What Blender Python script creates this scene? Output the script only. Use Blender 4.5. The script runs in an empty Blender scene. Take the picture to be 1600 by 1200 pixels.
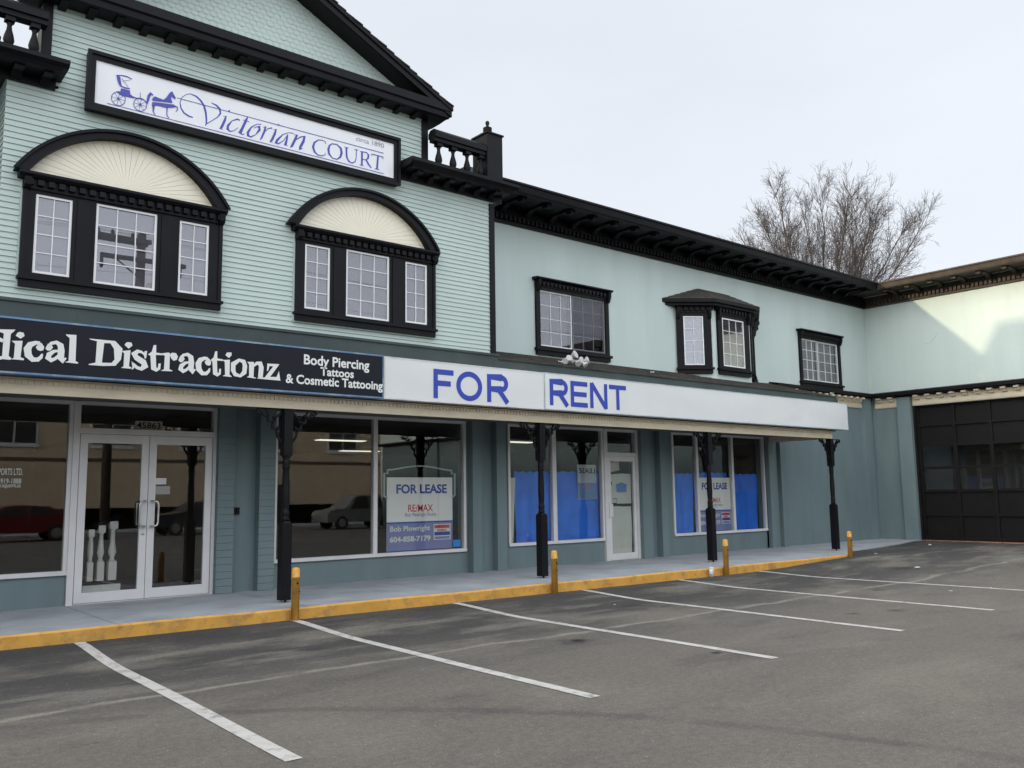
import bpy, bmesh, math, random
from mathutils import Vector, Matrix
R = math.radians
random.seed(7)
scene = bpy.context.scene
col = scene.collection

# ---------------------------------------------------------------- camera
cam_data = bpy.data.cameras.new('camera')
cam = bpy.data.objects.new('camera', cam_data)
col.objects.link(cam)
scene.camera = cam
YAW, PITCH, ROLL = R(39.6884), R(7.2278), R(-0.8243)
fwd = Vector((math.sin(YAW) * math.cos(PITCH), math.cos(YAW) * math.cos(PITCH), math.sin(PITCH)))
rgt = Vector((math.cos(YAW), -math.sin(YAW), 0))
upv = rgt.cross(fwd)
r2 = math.cos(ROLL) * rgt + math.sin(ROLL) * upv
u2 = -math.sin(ROLL) * rgt + math.cos(ROLL) * upv
cam.matrix_world = Matrix(((r2.x, u2.x, -fwd.x, 0), (r2.y, u2.y, -fwd.y, -12.5), (r2.z, u2.z, -fwd.z, 1.312), (0, 0, 0, 1)))
cam_data.sensor_width = 36
cam_data.lens = 36 * 1375.2 / 1600
cam_data.clip_start = 0.1
cam_data.clip_end = 3000

# ---------------------------------------------------------------- light
SUN_DIR = Vector((-1.0, 0.167, 0.170)).normalized()      # towards the sun: low, to the left and slightly behind the shop front
SUN_EL = math.asin(SUN_DIR.z)
SUN_AZ = math.atan2(SUN_DIR.x, SUN_DIR.y)                # from +Y towards +X
world = bpy.data.worlds.new("World")
scene.world = world
world.use_nodes = True
nt = world.node_tree
nt.nodes.clear()
wout = nt.nodes.new('ShaderNodeOutputWorld')
bg = nt.nodes.new('ShaderNodeBackground')
sky = nt.nodes.new('ShaderNodeTexSky')
sky.sky_type = 'NISHITA'
sky.sun_disc = False
sky.sun_elevation = SUN_EL
sky.sun_rotation = SUN_AZ
sky.altitude = 20
sky.air_density = 1.0
sky.dust_density = 1.5
sky.ozone_density = 1.0
hsv = nt.nodes.new('ShaderNodeHueSaturation')
hsv.inputs['Saturation'].default_value = 0.35
veil = nt.nodes.new('ShaderNodeMixRGB')                  # thin high cloud drawn over the blue
veil.inputs['Color2'].default_value = (6.9, 7.3, 7.95, 1)
wtc = nt.nodes.new('ShaderNodeTexCoord')
wmp = nt.nodes.new('ShaderNodeMapping')
wmp.inputs['Scale'].default_value = (1.2, 1.2, 3.5)
wno = nt.nodes.new('ShaderNodeTexNoise')
wno.inputs['Scale'].default_value = 1.6
wno.inputs['Detail'].default_value = 5
wrm = nt.nodes.new('ShaderNodeMapRange')
wrm.inputs['To Min'].default_value = 0.62
wrm.inputs['To Max'].default_value = 0.92
nt.links.new(wtc.outputs['Generated'], wmp.inputs['Vector'])
nt.links.new(wmp.outputs['Vector'], wno.inputs['Vector'])
nt.links.new(wno.outputs['Fac'], wrm.inputs['Value'])
nt.links.new(wrm.outputs['Result'], veil.inputs['Fac'])
nt.links.new(sky.outputs['Color'], hsv.inputs['Color'])
nt.links.new(hsv.outputs['Color'], veil.inputs['Color1'])
# sky gain added behind the camera and overhead to lift the shaded shop front
wdot = nt.nodes.new('ShaderNodeVectorMath'); wdot.operation = 'DOT_PRODUCT'
wnrm = nt.nodes.new('ShaderNodeVectorMath'); wnrm.operation = 'NORMALIZE'
wdot.inputs[1].default_value = Vector((-0.55, -0.78, 0.30)).normalized()
wgain = nt.nodes.new('ShaderNodeMapRange'); wgain.interpolation_type = 'SMOOTHSTEP'
wgain.inputs['From Min'].default_value = -0.25
wgain.inputs['From Max'].default_value = 0.75
wgain.inputs['To Min'].default_value = 1.0
wgain.inputs['To Max'].default_value = 2.15
wmul = nt.nodes.new('ShaderNodeVectorMath'); wmul.operation = 'MULTIPLY'
nt.links.new(wtc.outputs['Generated'], wnrm.inputs[0])
nt.links.new(wnrm.outputs['Vector'], wdot.inputs[0])
nt.links.new(wdot.outputs['Value'], wgain.inputs['Value'])
nt.links.new(veil.outputs['Color'], wmul.inputs[0])
nt.links.new(wgain.outputs['Result'], wmul.inputs[1])
# hazy glow round the low sun
gdot = nt.nodes.new('ShaderNodeVectorMath'); gdot.operation = 'DOT_PRODUCT'
gdot.inputs[1].default_value = SUN_DIR
ggain = nt.nodes.new('ShaderNodeMapRange'); ggain.interpolation_type = 'SMOOTHSTEP'
ggain.inputs['From Min'].default_value = 0.25
ggain.inputs['To Min'].default_value = 0.0
ggain.inputs['To Max'].default_value = 1.9
gmul = nt.nodes.new('ShaderNodeVectorMath'); gmul.operation = 'MULTIPLY'
gmul.inputs[0].default_value = (7.4, 6.8, 5.6)
gadd = nt.nodes.new('ShaderNodeVectorMath'); gadd.operation = 'ADD'
nt.links.new(wnrm.outputs['Vector'], gdot.inputs[0])
nt.links.new(gdot.outputs['Value'], ggain.inputs['Value'])
nt.links.new(ggain.outputs['Result'], gmul.inputs[1])
nt.links.new(wmul.outputs['Vector'], gadd.inputs[0])
nt.links.new(gmul.outputs['Vector'], gadd.inputs[1])
nt.links.new(gadd.outputs['Vector'], bg.inputs['Color'])
bg.inputs['Strength'].default_value = 0.12
nt.links.new(bg.outputs['Background'], wout.inputs['Surface'])

sun_data = bpy.data.lights.new('sun', 'SUN')
sun = bpy.data.objects.new('sun', sun_data)
col.objects.link(sun)
sun_data.energy = 2.0
sun_data.angle = R(1.0)
sun_data.color = (1.0, 0.82, 0.54)
sun.rotation_euler = SUN_DIR.to_track_quat('Z', 'Y').to_euler()
sun.location = (-40, 10, 30)

scene.view_settings.view_transform = 'Standard'
scene.view_settings.look = 'None'
scene.view_settings.gamma = 1
scene.view_settings.exposure = 0.25
scene.view_settings.use_curve_mapping = False
scene.cycles.max_bounces = 7
scene.cycles.diffuse_bounces = 3
scene.cycles.glossy_bounces = 4
scene.cycles.transparent_max_bounces = 16
scene.cycles.use_denoising = True
scene.cycles.caustics_reflective = False
scene.cycles.caustics_refractive = False

# ---------------------------------------------------------------- mesh helpers
class MB:
    def __init__(self):
        self.v = []; self.f = []; self.m = []; self.s = []
    def face(self, pts, mi=0, smooth=False):
        b = len(self.v); self.v += [tuple(p) for p in pts]
        self.f.append(tuple(range(b, b + len(pts)))); self.m.append(mi); self.s.append(smooth)
    def box(self, x0, x1, y0, y1, z0, z1, mi=0):
        b = len(self.v)
        self.v += [(x0,y0,z0),(x1,y0,z0),(x1,y1,z0),(x0,y1,z0),(x0,y0,z1),(x1,y0,z1),(x1,y1,z1),(x0,y1,z1)]
        for q in ((0,3,2,1),(4,5,6,7),(0,1,5,4),(1,2,6,5),(2,3,7,6),(3,0,4,7)):
            self.f.append(tuple(b + i for i in q)); self.m.append(mi); self.s.append(False)
        return self
    def prism(self, axis, poly, a, b, mi=0):
        def p(u, w, t):
            return (t, u, w) if axis == 'x' else ((u, t, w) if axis == 'y' else (u, w, t))
        n = len(poly); k = len(self.v)
        self.v += [p(u, w, a) for u, w in poly] + [p(u, w, b) for u, w in poly]
        self.f.append(tuple(k + i for i in range(n))); self.f.append(tuple(k + n + i for i in reversed(range(n))))
        self.m += [mi, mi]; self.s += [False, False]
        for i in range(n):
            j = (i + 1) % n
            self.f.append((k + i, k + n + i, k + n + j, k + j)); self.m.append(mi); self.s.append(False)
        return self
    def lathe(self, cx, cy, prof, n=12, mi=0, smooth=True, caps=True):
        k = len(self.v)
        for r, z in prof:
            for i in range(n):
                a = 2 * math.pi * i / n
                self.v.append((cx + r * math.cos(a), cy + r * math.sin(a), z))
        for j in range(len(prof) - 1):
            for i in range(n):
                i2 = (i + 1) % n
                self.f.append((k + j*n + i, k + j*n + i2, k + (j+1)*n + i2, k + (j+1)*n + i)); self.m.append(mi); self.s.append(smooth)
        if caps:
            self.f.append(tuple(k + i for i in reversed(range(n)))); self.m.append(mi); self.s.append(False)
            e = k + (len(prof) - 1) * n
            self.f.append(tuple(e + i for i in range(n))); self.m.append(mi); self.s.append(False)
        return self
    def tube(self, pts, rad, n=6, mi=0, smooth=True):
        pts = [Vector(p) for p in pts]
        rads = rad if isinstance(rad, (list, tuple)) else [rad] * len(pts)
        k = len(self.v)
        t0 = (pts[1] - pts[0]).normalized()
        ref = Vector((0, 0, 1)) if abs(t0.z) < 0.9 else Vector((1, 0, 0))
        u = t0.cross(ref).normalized()
        for i, p in enumerate(pts):
            if i == 0: t = t0
            elif i == len(pts) - 1: t = (pts[i] - pts[i-1]).normalized()
            else: t = ((pts[i+1] - pts[i]).normalized() + (pts[i] - pts[i-1]).normalized())
            t = t.normalized() if t.length > 1e-6 else t0
            u = (u - t * u.dot(t))
            u = u.normalized() if u.length > 1e-6 else t.cross(Vector((0.3, 0.8, 0.5))).normalized()
            w = t.cross(u)
            for q in range(n):
                a = 2 * math.pi * q / n
                self.v.append(tuple(p + (u * math.cos(a) + w * math.sin(a)) * rads[i]))
        for i in range(len(pts) - 1):
            for q in range(n):
                q2 = (q + 1) % n
                self.f.append((k + i*n + q, k + i*n + q2, k + (i+1)*n + q2, k + (i+1)*n + q)); self.m.append(mi); self.s.append(smooth)
        if n > 2:
            self.f.append(tuple(k + q for q in reversed(range(n)))); self.m.append(mi); self.s.append(False)
            e = k + (len(pts) - 1) * n
            self.f.append(tuple(e + q for q in range(n))); self.m.append(mi); self.s.append(False)
        return self
    def ribbon(self, pts, Y, t=0.0, closed=False, mi=0):
        """variable width stroke in the XZ plane at depth Y; pts = (x, z, width); t = thickness backwards"""
        n = len(pts); L = []; Rr = []
        for i in range(n):
            a = pts[(i - 1) % n] if (closed or i > 0) else pts[i]
            b = pts[(i + 1) % n] if (closed or i < n - 1) else pts[i]
            dx, dz = b[0] - a[0], b[1] - a[1]
            l = math.hypot(dx, dz) or 1
            nx, nz = -dz / l, dx / l
            h = pts[i][2] / 2
            if (closed or 0 < i < n - 1):
                p0 = pts[(i - 1) % n]; p1 = pts[(i + 1) % n]; c = pts[i]
                a1 = math.hypot(c[0]-p0[0], c[1]-p0[1]) or 1; a2 = math.hypot(p1[0]-c[0], p1[1]-c[1]) or 1
                cs = ((c[0]-p0[0])*(p1[0]-c[0]) + (c[1]-p0[1])*(p1[1]-c[1])) / (a1 * a2)
                h /= max(0.72, math.sqrt(max(0.0, (1 + cs) / 2)))
            L.append((pts[i][0] + nx*h, pts[i][1] + nz*h)); Rr.append((pts[i][0] - nx*h, pts[i][1] - nz*h))
        for i in range(n if closed else n - 1):
            j = (i + 1) % n
            q = [L[i], L[j], Rr[j], Rr[i]]
            if t: self.prism('y', q, Y, Y + t, mi)
            else: self.face([(x, Y, z) for x, z in q], mi)
        return self
    def poly(self, pts, Y, mi=0):
        self.face([(p[0], Y, p[1]) for p in pts], mi); return self
    def xf(self, fn, start=0):
        self.v[start:] = [tuple(fn(Vector(p))) for p in self.v[start:]]; return self
    def build(self, name, mats, parent=None, loc=None):
        me = bpy.data.meshes.new(name)
        if parent is not None: base = wloc(parent)
        elif loc is not None: base = Vector(loc)
        else: base = Vector((0, 0, 0))
        me.from_pydata([(x - base.x, y - base.y, z - base.z) for x, y, z in self.v], [], self.f)
        if not isinstance(mats, (list, tuple)): mats = [mats]
        for mt in mats: me.materials.append(mt)
        me.polygons.foreach_set('material_index', self.m)
        me.polygons.foreach_set('use_smooth', self.s)
        b = bmesh.new(); b.from_mesh(me)
        bmesh.ops.recalc_face_normals(b, faces=b.faces)
        b.to_mesh(me); b.free()
        me.update()
        o = bpy.data.objects.new(name, me)
        col.objects.link(o)
        if parent is not None: o.parent = parent
        elif loc is not None: o.location = loc
        return o

def wloc(o):
    v = Vector((0, 0, 0))
    while o is not None:
        v += o.location; o = o.parent
    return v

def tag(o, label=None, cat=None, group=None, kind=None):
    if label: o['label'] = label
    if cat: o['category'] = cat
    if group: o['group'] = group
    if kind: o['kind'] = kind
    return o

def thing(name, loc, label, cat, group=None):
    o = bpy.data.objects.new(name, None); col.objects.link(o)
    o.location = loc; o.empty_display_size = 0.2
    return tag(o, label, cat, group)

def copy_tree(o, parent=None):
    kids = [c for c in bpy.data.objects if c.parent == o]
    c = o.copy(); col.objects.link(c); c.parent = parent
    for k in kids: copy_tree(k, c)
    return c

def dup(o, delta, parent='same'):
    c = copy_tree(o, o.parent if parent == 'same' else parent)
    c.location = o.location + Vector(delta)
    return c

def text_mb(mb, s, x0, x1, z0, z1, Y, bold=0.0, mi=0, mirror=False, t=0.0):
    """default-font lettering fitted to a box in the XZ plane, facing -Y"""
    cu = bpy.data.curves.new('lettering', 'FONT'); cu.body = s; cu.size = 1; cu.offset = bold; cu.resolution_u = 3
    o = bpy.data.objects.new('lettering', cu); col.objects.link(o)
    dg = bpy.context.evaluated_depsgraph_get(); dg.update()
    me = bpy.data.meshes.new_from_object(o.evaluated_get(dg))
    bpy.data.objects.remove(o); bpy.data.curves.remove(cu)
    xs = [v.co.x for v in me.vertices]; ys = [v.co.y for v in me.vertices]
    if not xs: return
    ax, bx, ay, by = min(xs), max(xs), min(ys), max(ys)
    def P(v):
        u = (v.co.x - ax) / (bx - ax)
        if mirror: u = 1 - u
        return (x0 + u * (x1 - x0), Y, z0 + (v.co.y - ay) / (by - ay) * (z1 - z0))
    pts = [P(v) for v in me.vertices]
    for p in me.polygons: mb.face([pts[i] for i in p.vertices], mi)
    bpy.data.meshes.remove(me)

# ---------------------------------------------------------------- materials
MATS = {}
def node_mat(name):
    m = bpy.data.materials.new(name); m.use_nodes = True
    return m, m.node_tree, m.node_tree.nodes['Principled BSDF']

def mat(name, rgb, rough=0.6, metal=0.0, var=0.12, scale=3.0, bump=0.0, bscale=60.0, dirt=None, dirt_amt=0.0, dscale=1.2, spec=0.5, streak=(1, 1, 1)):
    m, t, b = node_mat(name)
    N, L = t.nodes, t.links
    b.inputs['Roughness'].default_value = rough
    b.inputs['Metallic'].default_value = metal
    b.inputs['Specular IOR Level'].default_value = spec
    tc = N.new('ShaderNodeTexCoord'); mp = N.new('ShaderNodeMapping')
    mp.inputs['Scale'].default_value = streak
    L.new(tc.outputs['Object'], mp.inputs['Vector'])
    no = N.new('ShaderNodeTexNoise'); no.inputs['Scale'].default_value = scale; no.inputs['Detail'].default_value = 6
    L.new(mp.outputs['Vector'], no.inputs['Vector'])
    mr = N.new('ShaderNodeMapRange'); mr.inputs['To Min'].default_value = 1 - var; mr.inputs['To Max'].default_value = 1 + var
    mr.inputs['From Min'].default_value = 0.3; mr.inputs['From Max'].default_value = 0.7
    L.new(no.outputs['Fac'], mr.inputs['Value'])
    mx = N.new('ShaderNodeVectorMath'); mx.operation = 'MULTIPLY'
    mx.inputs[0].default_value = rgb
    L.new(mr.outputs['Result'], mx.inputs[1])
    out = mx.outputs['Vector']
    if dirt:
        n2 = N.new('ShaderNodeTexNoise'); n2.inputs['Scale'].default_value = dscale; n2.inputs['Detail'].default_value = 8; n2.inputs['Roughness'].default_value = 0.65
        L.new(mp.outputs['Vector'], n2.inputs['Vector'])
        rp = N.new('ShaderNodeMapRange'); rp.inputs['From Min'].default_value = 0.5; rp.inputs['From Max'].default_value = 0.72
        rp.inputs['To Max'].default_value = dirt_amt
        L.new(n2.outputs['Fac'], rp.inputs['Value'])
        mm = N.new('ShaderNodeMixRGB'); mm.inputs['Color2'].default_value = (*dirt, 1)
        L.new(rp.outputs['Result'], mm.inputs['Fac']); L.new(out, mm.inputs['Color1'])
        out = mm.outputs['Color']
    L.new(out, b.inputs['Base Color'])
    if bump:
        n3 = N.new('ShaderNodeTexNoise'); n3.inputs['Scale'].default_value = bscale; n3.inputs['Detail'].default_value = 4
        L.new(tc.outputs['Object'], n3.inputs['Vector'])
        bp = N.new('ShaderNodeBump'); bp.inputs['Strength'].default_value = bump; bp.inputs['Distance'].default_value = 0.01
        L.new(n3.outputs['Fac'], bp.inputs['Height']); L.new(bp.outputs['Normal'], b.inputs['Normal'])
    MATS[name] = m
    return m

def glass_mat(name, tint=(0.9, 0.93, 0.92), refl=1.0, wav=0.02, ior=1.5):
    m, t, b = node_mat(name)
    N, L = t.nodes, t.links
    N.remove(b)
    out = N['Material Output']
    tr = N.new('ShaderNodeBsdfTransparent'); tr.inputs['Color'].default_value = (*tint, 1)
    gl = N.new('ShaderNodeBsdfGlossy'); gl.inputs['Roughness'].default_value = 0.0
    gl.inputs['Color'].default_value = (0.95, 0.96, 1.0, 1)
    lw = N.new('ShaderNodeLayerWeight'); lw.inputs['Blend'].default_value = 0.5       # Schlick's curve, the same from both sides of the sheet
    pw = N.new('ShaderNodeMath'); pw.operation = 'POWER'; pw.inputs[1].default_value = 5.0
    fr = N.new('ShaderNodeMath'); fr.operation = 'MULTIPLY_ADD'; fr.inputs[1].default_value = 0.957; fr.inputs[2].default_value = 0.043
    L.new(lw.outputs['Facing'], pw.inputs[0]); L.new(pw.outputs['Value'], fr.inputs[0])
    mu = N.new('ShaderNodeMath'); mu.operation = 'MULTIPLY'; mu.inputs[1].default_value = refl; mu.use_clamp = True
    mix = N.new('ShaderNodeMixShader')
    tc = N.new('ShaderNodeTexCoord'); no = N.new('ShaderNodeTexNoise'); no.inputs['Scale'].default_value = 1.1; no.inputs['Detail'].default_value = 1
    bp = N.new('ShaderNodeBump'); bp.inputs['Strength'].default_value = wav; bp.inputs['Distance'].default_value = 0.1
    L.new(tc.outputs['Object'], no.inputs['Vector']); L.new(no.outputs['Fac'], bp.inputs['Height']); L.new(bp.outputs['Normal'], gl.inputs['Normal'])
    L.new(fr.outputs['Value'], mu.inputs[0]); L.new(mu.outputs['Value'], mix.inputs['Fac'])
    L.new(tr.outputs['BSDF'], mix.inputs[1]); L.new(gl.outputs['BSDF'], mix.inputs[2]); L.new(mix.outputs['Shader'], out.inputs['Surface'])
    return m

SIDING = mat('pale_green_siding', (0.44, 0.535, 0.505), 0.55, var=0.05, scale=2.0, dirt=(0.30, 0.38, 0.35), dirt_amt=0.25, dscale=1.0, bump=0.05)
STUCCO = mat('pale_green_stucco', (0.515, 0.605, 0.59), 0.85, var=0.05, scale=0.8, bump=0.4, bscale=90, dirt=(0.40, 0.475, 0.45), dirt_amt=0.3, dscale=1.1, streak=(1.6, 1.6, 0.3))
TEAL = mat('teal_painted_block', (0.15, 0.208, 0.222), 0.7, var=0.10, scale=1.5, bump=0.4, bscale=70, dirt=(0.19, 0.235, 0.225), dirt_amt=0.5, dscale=1.4, streak=(1.6, 1.6, 0.4))
BLACK = mat('black_trim_paint', (0.0062, 0.0062, 0.0082), 0.5, var=0.2, scale=5, dirt=(0.016, 0.016, 0.016), dirt_amt=0.3, spec=0.16)
WHITE = mat('white_vinyl', (0.72, 0.73, 0.74), 0.4, var=0.03)
ALU = mat('painted_aluminium', (0.70, 0.70, 0.71), 0.38, var=0.04, dirt=(0.4, 0.4, 0.39), dirt_amt=0.3)
CREAM = mat('cream_fascia_paint', (0.64, 0.57, 0.43), 0.6, var=0.06, dirt=(0.36, 0.29, 0.19), dirt_amt=0.35, dscale=1.6, streak=(1, 1, 3))
FANC = mat('cream_fan_board', (0.80, 0.76, 0.62), 0.55, var=0.03)
FLASH = mat('slate_metal_flashing', (0.045, 0.062, 0.062), 0.55, var=0.15, scale=1.5, dirt=(0.075, 0.095, 0.09), dirt_amt=0.5, spec=0.3)
SHINGLE = mat('mossy_dark_shingle', (0.04, 0.036, 0.034), 0.9, var=0.4, scale=14, bump=0.6, bscale=50, dirt=(0.075, 0.07, 0.035), dirt_amt=0.8, dscale=3)
WALKM = mat('grey_painted_concrete', (0.35, 0.37, 0.395), 0.7, var=0.14, scale=1.4, bump=0.15, bscale=120, dirt=(0.20, 0.205, 0.21), dirt_amt=0.6, dscale=1.7)
YELLOW = mat('worn_yellow_paint', (0.63, 0.33, 0.06), 0.6, var=0.12, scale=4, bump=0.3, bscale=30, dirt=(0.20, 0.14, 0.09), dirt_amt=0.75, dscale=7)
SIGNW = mat('white_sign_face', (0.66, 0.68, 0.69), 0.3, var=0.06, scale=0.9, dirt=(0.50, 0.51, 0.55), dirt_amt=0.55, dscale=0.55, streak=(0.6, 1, 1.4), bump=0.15, bscale=2.5)
SIGNL = mat('white_acrylic_face', (0.72, 0.73, 0.76), 0.3, var=0.02)
SIGND = mat('dark_navy_sign_face', (0.0095, 0.0105, 0.019), 0.45, var=0.1, spec=0.18)
LETW = mat('pale_vinyl_lettering', (0.70, 0.72, 0.70), 0.5, var=0.02)
LETB = mat('blue_vinyl_lettering', (0.018, 0.045, 0.38), 0.45, var=0.02)
LETV = mat('violet_blue_lettering', (0.05, 0.055, 0.36), 0.45, var=0.02)
LETG = mat('grey_blue_print', (0.22, 0.24, 0.33), 0.5, var=0.02)
LEGR = mat('red_print', (0.55, 0.02, 0.04), 0.45, var=0.02)
PERI = mat('periwinkle_print', (0.19, 0.23, 0.50), 0.45, var=0.02)
BLEDGE = mat('peeling_blue_edge', (0.10, 0.20, 0.34), 0.5, var=0.2, scale=6, dirt=(0.42, 0.44, 0.43), dirt_amt=0.9, dscale=2.5, streak=(1, 1, 1))
TARP = mat('blue_tarpaulin', (0.02, 0.17, 0.82), 0.42, var=0.15, scale=3, bump=0.5, bscale=5)
PAPER = mat('pale_brown_paper', (0.56, 0.59, 0.56), 0.8, var=0.06)
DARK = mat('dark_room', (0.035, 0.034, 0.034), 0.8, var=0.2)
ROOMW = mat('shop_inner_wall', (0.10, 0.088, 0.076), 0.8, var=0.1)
BACKING = mat('dim_room_backing', (0.105, 0.105, 0.118), 0.8, var=0.04)  # flat grey sheet standing in for the dim rooms behind upper panes
BROWNB = mat('sunlit_black_paint', (0.056, 0.045, 0.035), 0.6, var=0.25, scale=4, spec=0.2)  # black trim lightened to brown so the wing cornice looks sunlit
GDOOR = mat('black_steel_door', (0.0095, 0.0085, 0.009), 0.5, var=0.15, spec=0.2)
BARK = mat('grey_brown_bark', (0.058, 0.047, 0.042), 0.9, var=0.3, scale=8)
TWIG = mat('brown_twig', (0.062, 0.050, 0.047), 0.9, var=0.3, scale=3)
LINE = mat('white_road_paint', (0.52, 0.505, 0.475), 0.7, var=0.06, scale=8, dirt=(0.14, 0.135, 0.13), dirt_amt=0.85, dscale=9)
STEEL = mat('brushed_steel', (0.62, 0.62, 0.62), 0.28, metal=1.0, var=0.05)
GLASS = glass_mat('shop_glass', tint=(0.96, 0.965, 0.95), refl=1.35, wav=0.004)
UGLASS = glass_mat('upper_glass', tint=(0.9, 0.9, 0.92), refl=2.0, wav=0.003)
BGLASS = glass_mat('coated_glass', tint=(0.9, 0.9, 0.92), refl=3.2, wav=0.003)
SCREEN = glass_mat('insect_screen', tint=(0.7, 0.7, 0.71), refl=0.5, wav=0.0)
RUBBER = mat('black_rubber', (0.015, 0.015, 0.016), 0.7)

def emit_mat(name, rgb, s):
    m, t, b = node_mat(name)
    b.inputs['Base Color'].default_value = (*rgb, 1)
    b.inputs['Emission Color'].default_value = (*rgb, 1)
    b.inputs['Emission Strength'].default_value = s
    return m
TUBE = emit_mat('lit_diffuser', (1.0, 0.97, 0.80), 0.9)

def asphalt_mat():
    m, t, b = node_mat('worn_asphalt')
    N, L = t.nodes, t.links
    def noise(scale, detail=6, rough=0.6, st=None):
        n = N.new('ShaderNodeTexNoise'); n.inputs['Scale'].default_value = scale; n.inputs['Detail'].default_value = detail; n.inputs['Roughness'].default_value = rough
        if st:
            mp = N.new('ShaderNodeMapping'); mp.inputs['Scale'].default_value = st
            L.new(tc.outputs['Object'], mp.inputs['Vector']); L.new(mp.outputs['Vector'], n.inputs['Vector'])
        else: L.new(tc.outputs['Object'], n.inputs['Vector'])
        return n.outputs['Fac']
    def rng(v, a, b_, c=0.0, d=1.0, smooth=True):
        r = N.new('ShaderNodeMapRange'); r.inputs['From Min'].default_value = a; r.inputs['From Max'].default_value = b_
        r.inputs['To Min'].default_value = c; r.inputs['To Max'].default_value = d
        if smooth: r.interpolation_type = 'SMOOTHSTEP'
        L.new(v, r.inputs['Value']); return r.outputs['Result']
    def math_(op, a, b_=None):
        n = N.new('ShaderNodeMath'); n.operation = op
        for i, q in enumerate((a, b_)):
            if q is None: continue
            if isinstance(q, (int, float)): n.inputs[i].default_value = q
            else: L.new(q, n.inputs[i])
        return n.outputs['Value']
    def mixc(f, a, b_):
        n = N.new('ShaderNodeMixRGB')
        for k, q in (('Fac', f), ('Color1', a), ('Color2', b_)):
            if isinstance(q, tuple): n.inputs[k].default_value = (*q, 1)
            elif isinstance(q, (int, float)): n.inputs[k].default_value = q
            else: L.new(q, n.inputs[k])
        return n.outputs['Color']
    tc = N.new('ShaderNodeTexCoord')
    sp = N.new('ShaderNodeSeparateXYZ'); L.new(tc.outputs['Object'], sp.inputs['Vector'])
    X, Y = sp.outputs['X'], sp.outputs['Y']
    wob = math_('MULTIPLY', math_('SUBTRACT', noise(0.9, 3), 0.5), 0.9)
    # older sealed bays near the kerb are darker, the drive aisle is paler and browner
    zone = rng(math_('ADD', Y, math_('MULTIPLY', wob, 1.6)), -6.6, -3.9)
    c = mixc(zone, (0.142, 0.129, 0.112), (0.060, 0.058, 0.056))
    big = noise(0.45, 5, 0.6, (1.0, 1.6, 1))
    c = mixc(rng(big, 0.48, 0.66, 0, 0.8), c, (0.175, 0.160, 0.135))
    st = noise(1.1, 7, 0.65, (0.6, 2.2, 1))
    c = mixc(math_('MULTIPLY', rng(st, 0.50, 0.68, 0, 0.75), math_('ADD', math_('MULTIPLY', zone, 0.65), 0.35)), c, (0.20, 0.188, 0.165))
    c = mixc(rng(noise(0.8, 7, 0.68, (0.8, 1.8, 1)), 0.52, 0.70, 0, 0.5), c, (0.070, 0.066, 0.062))
    # narrow sealed strip along the kerb
    edge = rng(math_('ADD', Y, math_('MULTIPLY', wob, 0.5)), -3.2, -2.7)
    c = mixc(math_('MULTIPLY', edge, 0.6), c, (0.036, 0.036, 0.038))
    # pale seam along the bays
    sw = math_('MULTIPLY', math_('SUBTRACT', noise(0.8, 4), 0.5), 0.55)
    sd = math_('ABSOLUTE', math_('ADD', math_('ADD', Y, 5.28), sw))
    sm = math_('MULTIPLY', rng(sd, 0.075, 0.015), rng(noise(1.3, 4), 0.36, 0.58))
    c = mixc(math_('MULTIPLY', sm, 0.75), c, (0.27, 0.25, 0.21))
    # dark curved tyre track in the aisle
    def circle(P1, P2, P3):
        ax, ay = P1; bx, by = P2; cx, cy = P3
        d = 2 * (ax*(by-cy) + bx*(cy-ay) + cx*(ay-by))
        ux = ((ax*ax+ay*ay)*(by-cy) + (bx*bx+by*by)*(cy-ay) + (cx*cx+cy*cy)*(ay-by)) / d
        uy = ((ax*ax+ay*ay)*(cx-bx) + (bx*bx+by*by)*(ax-cx) + (cx*cx+cy*cy)*(bx-ax)) / d
        return ux, uy, math.hypot(ax-ux, ay-uy)
    ux, uy, rr = circle((2.9, -6.4), (4.36, -7.89), (5.42, -10.36))
    d2 = math_('SQRT', math_('ADD', math_('POWER', math_('SUBTRACT', X, ux), 2), math_('POWER', math_('SUBTRACT', Y, uy), 2)))
    tr = math_('ABSOLUTE', math_('SUBTRACT', math_('ADD', d2, math_('MULTIPLY', wob, 0.15)), rr))
    c = mixc(math_('MULTIPLY', rng(tr, 0.11, 0.03), rng(noise(1.6, 4), 0.3, 0.6, 0.05, 0.42)), c, (0.05, 0.05, 0.05))
    # oil drips
    for ox, oy, r_, am in ((6.5, -5.68, 0.13, 0.9), (6.44, -5.72, 0.3, 0.45), (6.94, -7.11, 0.09, 0.85), (10.93, -6.83, 0.2, 0.5), (10.3, -6.6, 0.14, 0.45), (9.0, -4.1, 0.25, 0.4), (13.0, -5.5, 0.2, 0.45), (16.0, -4.4, 0.35, 0.45), (4.2, -4.2, 0.2, 0.3)):
        dd = math_('SQRT', math_('ADD', math_('POWER', math_('SUBTRACT', X, ox), 2), math_('POWER', math_('MULTIPLY', math_('SUBTRACT', Y, oy), 1.4), 2)))
        dd = math_('ADD', dd, math_('MULTIPLY', math_('SUBTRACT', noise(9, 4), 0.5), r_ * 1.3))
        c = mixc(math_('MULTIPLY', rng(dd, r_, r_ * 0.35), am), c, (0.012, 0.012, 0.014))
    # aggregate: fine grain and bright chips
    c2 = N.new('ShaderNodeVectorMath'); c2.operation = 'MULTIPLY'
    L.new(c, c2.inputs[0]); L.new(rng(noise(95, 3, 0.7), 0.3, 0.7, 0.58, 1.42, False), c2.inputs[1])
    c3 = N.new('ShaderNodeVectorMath'); c3.operation = 'MULTIPLY'
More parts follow.
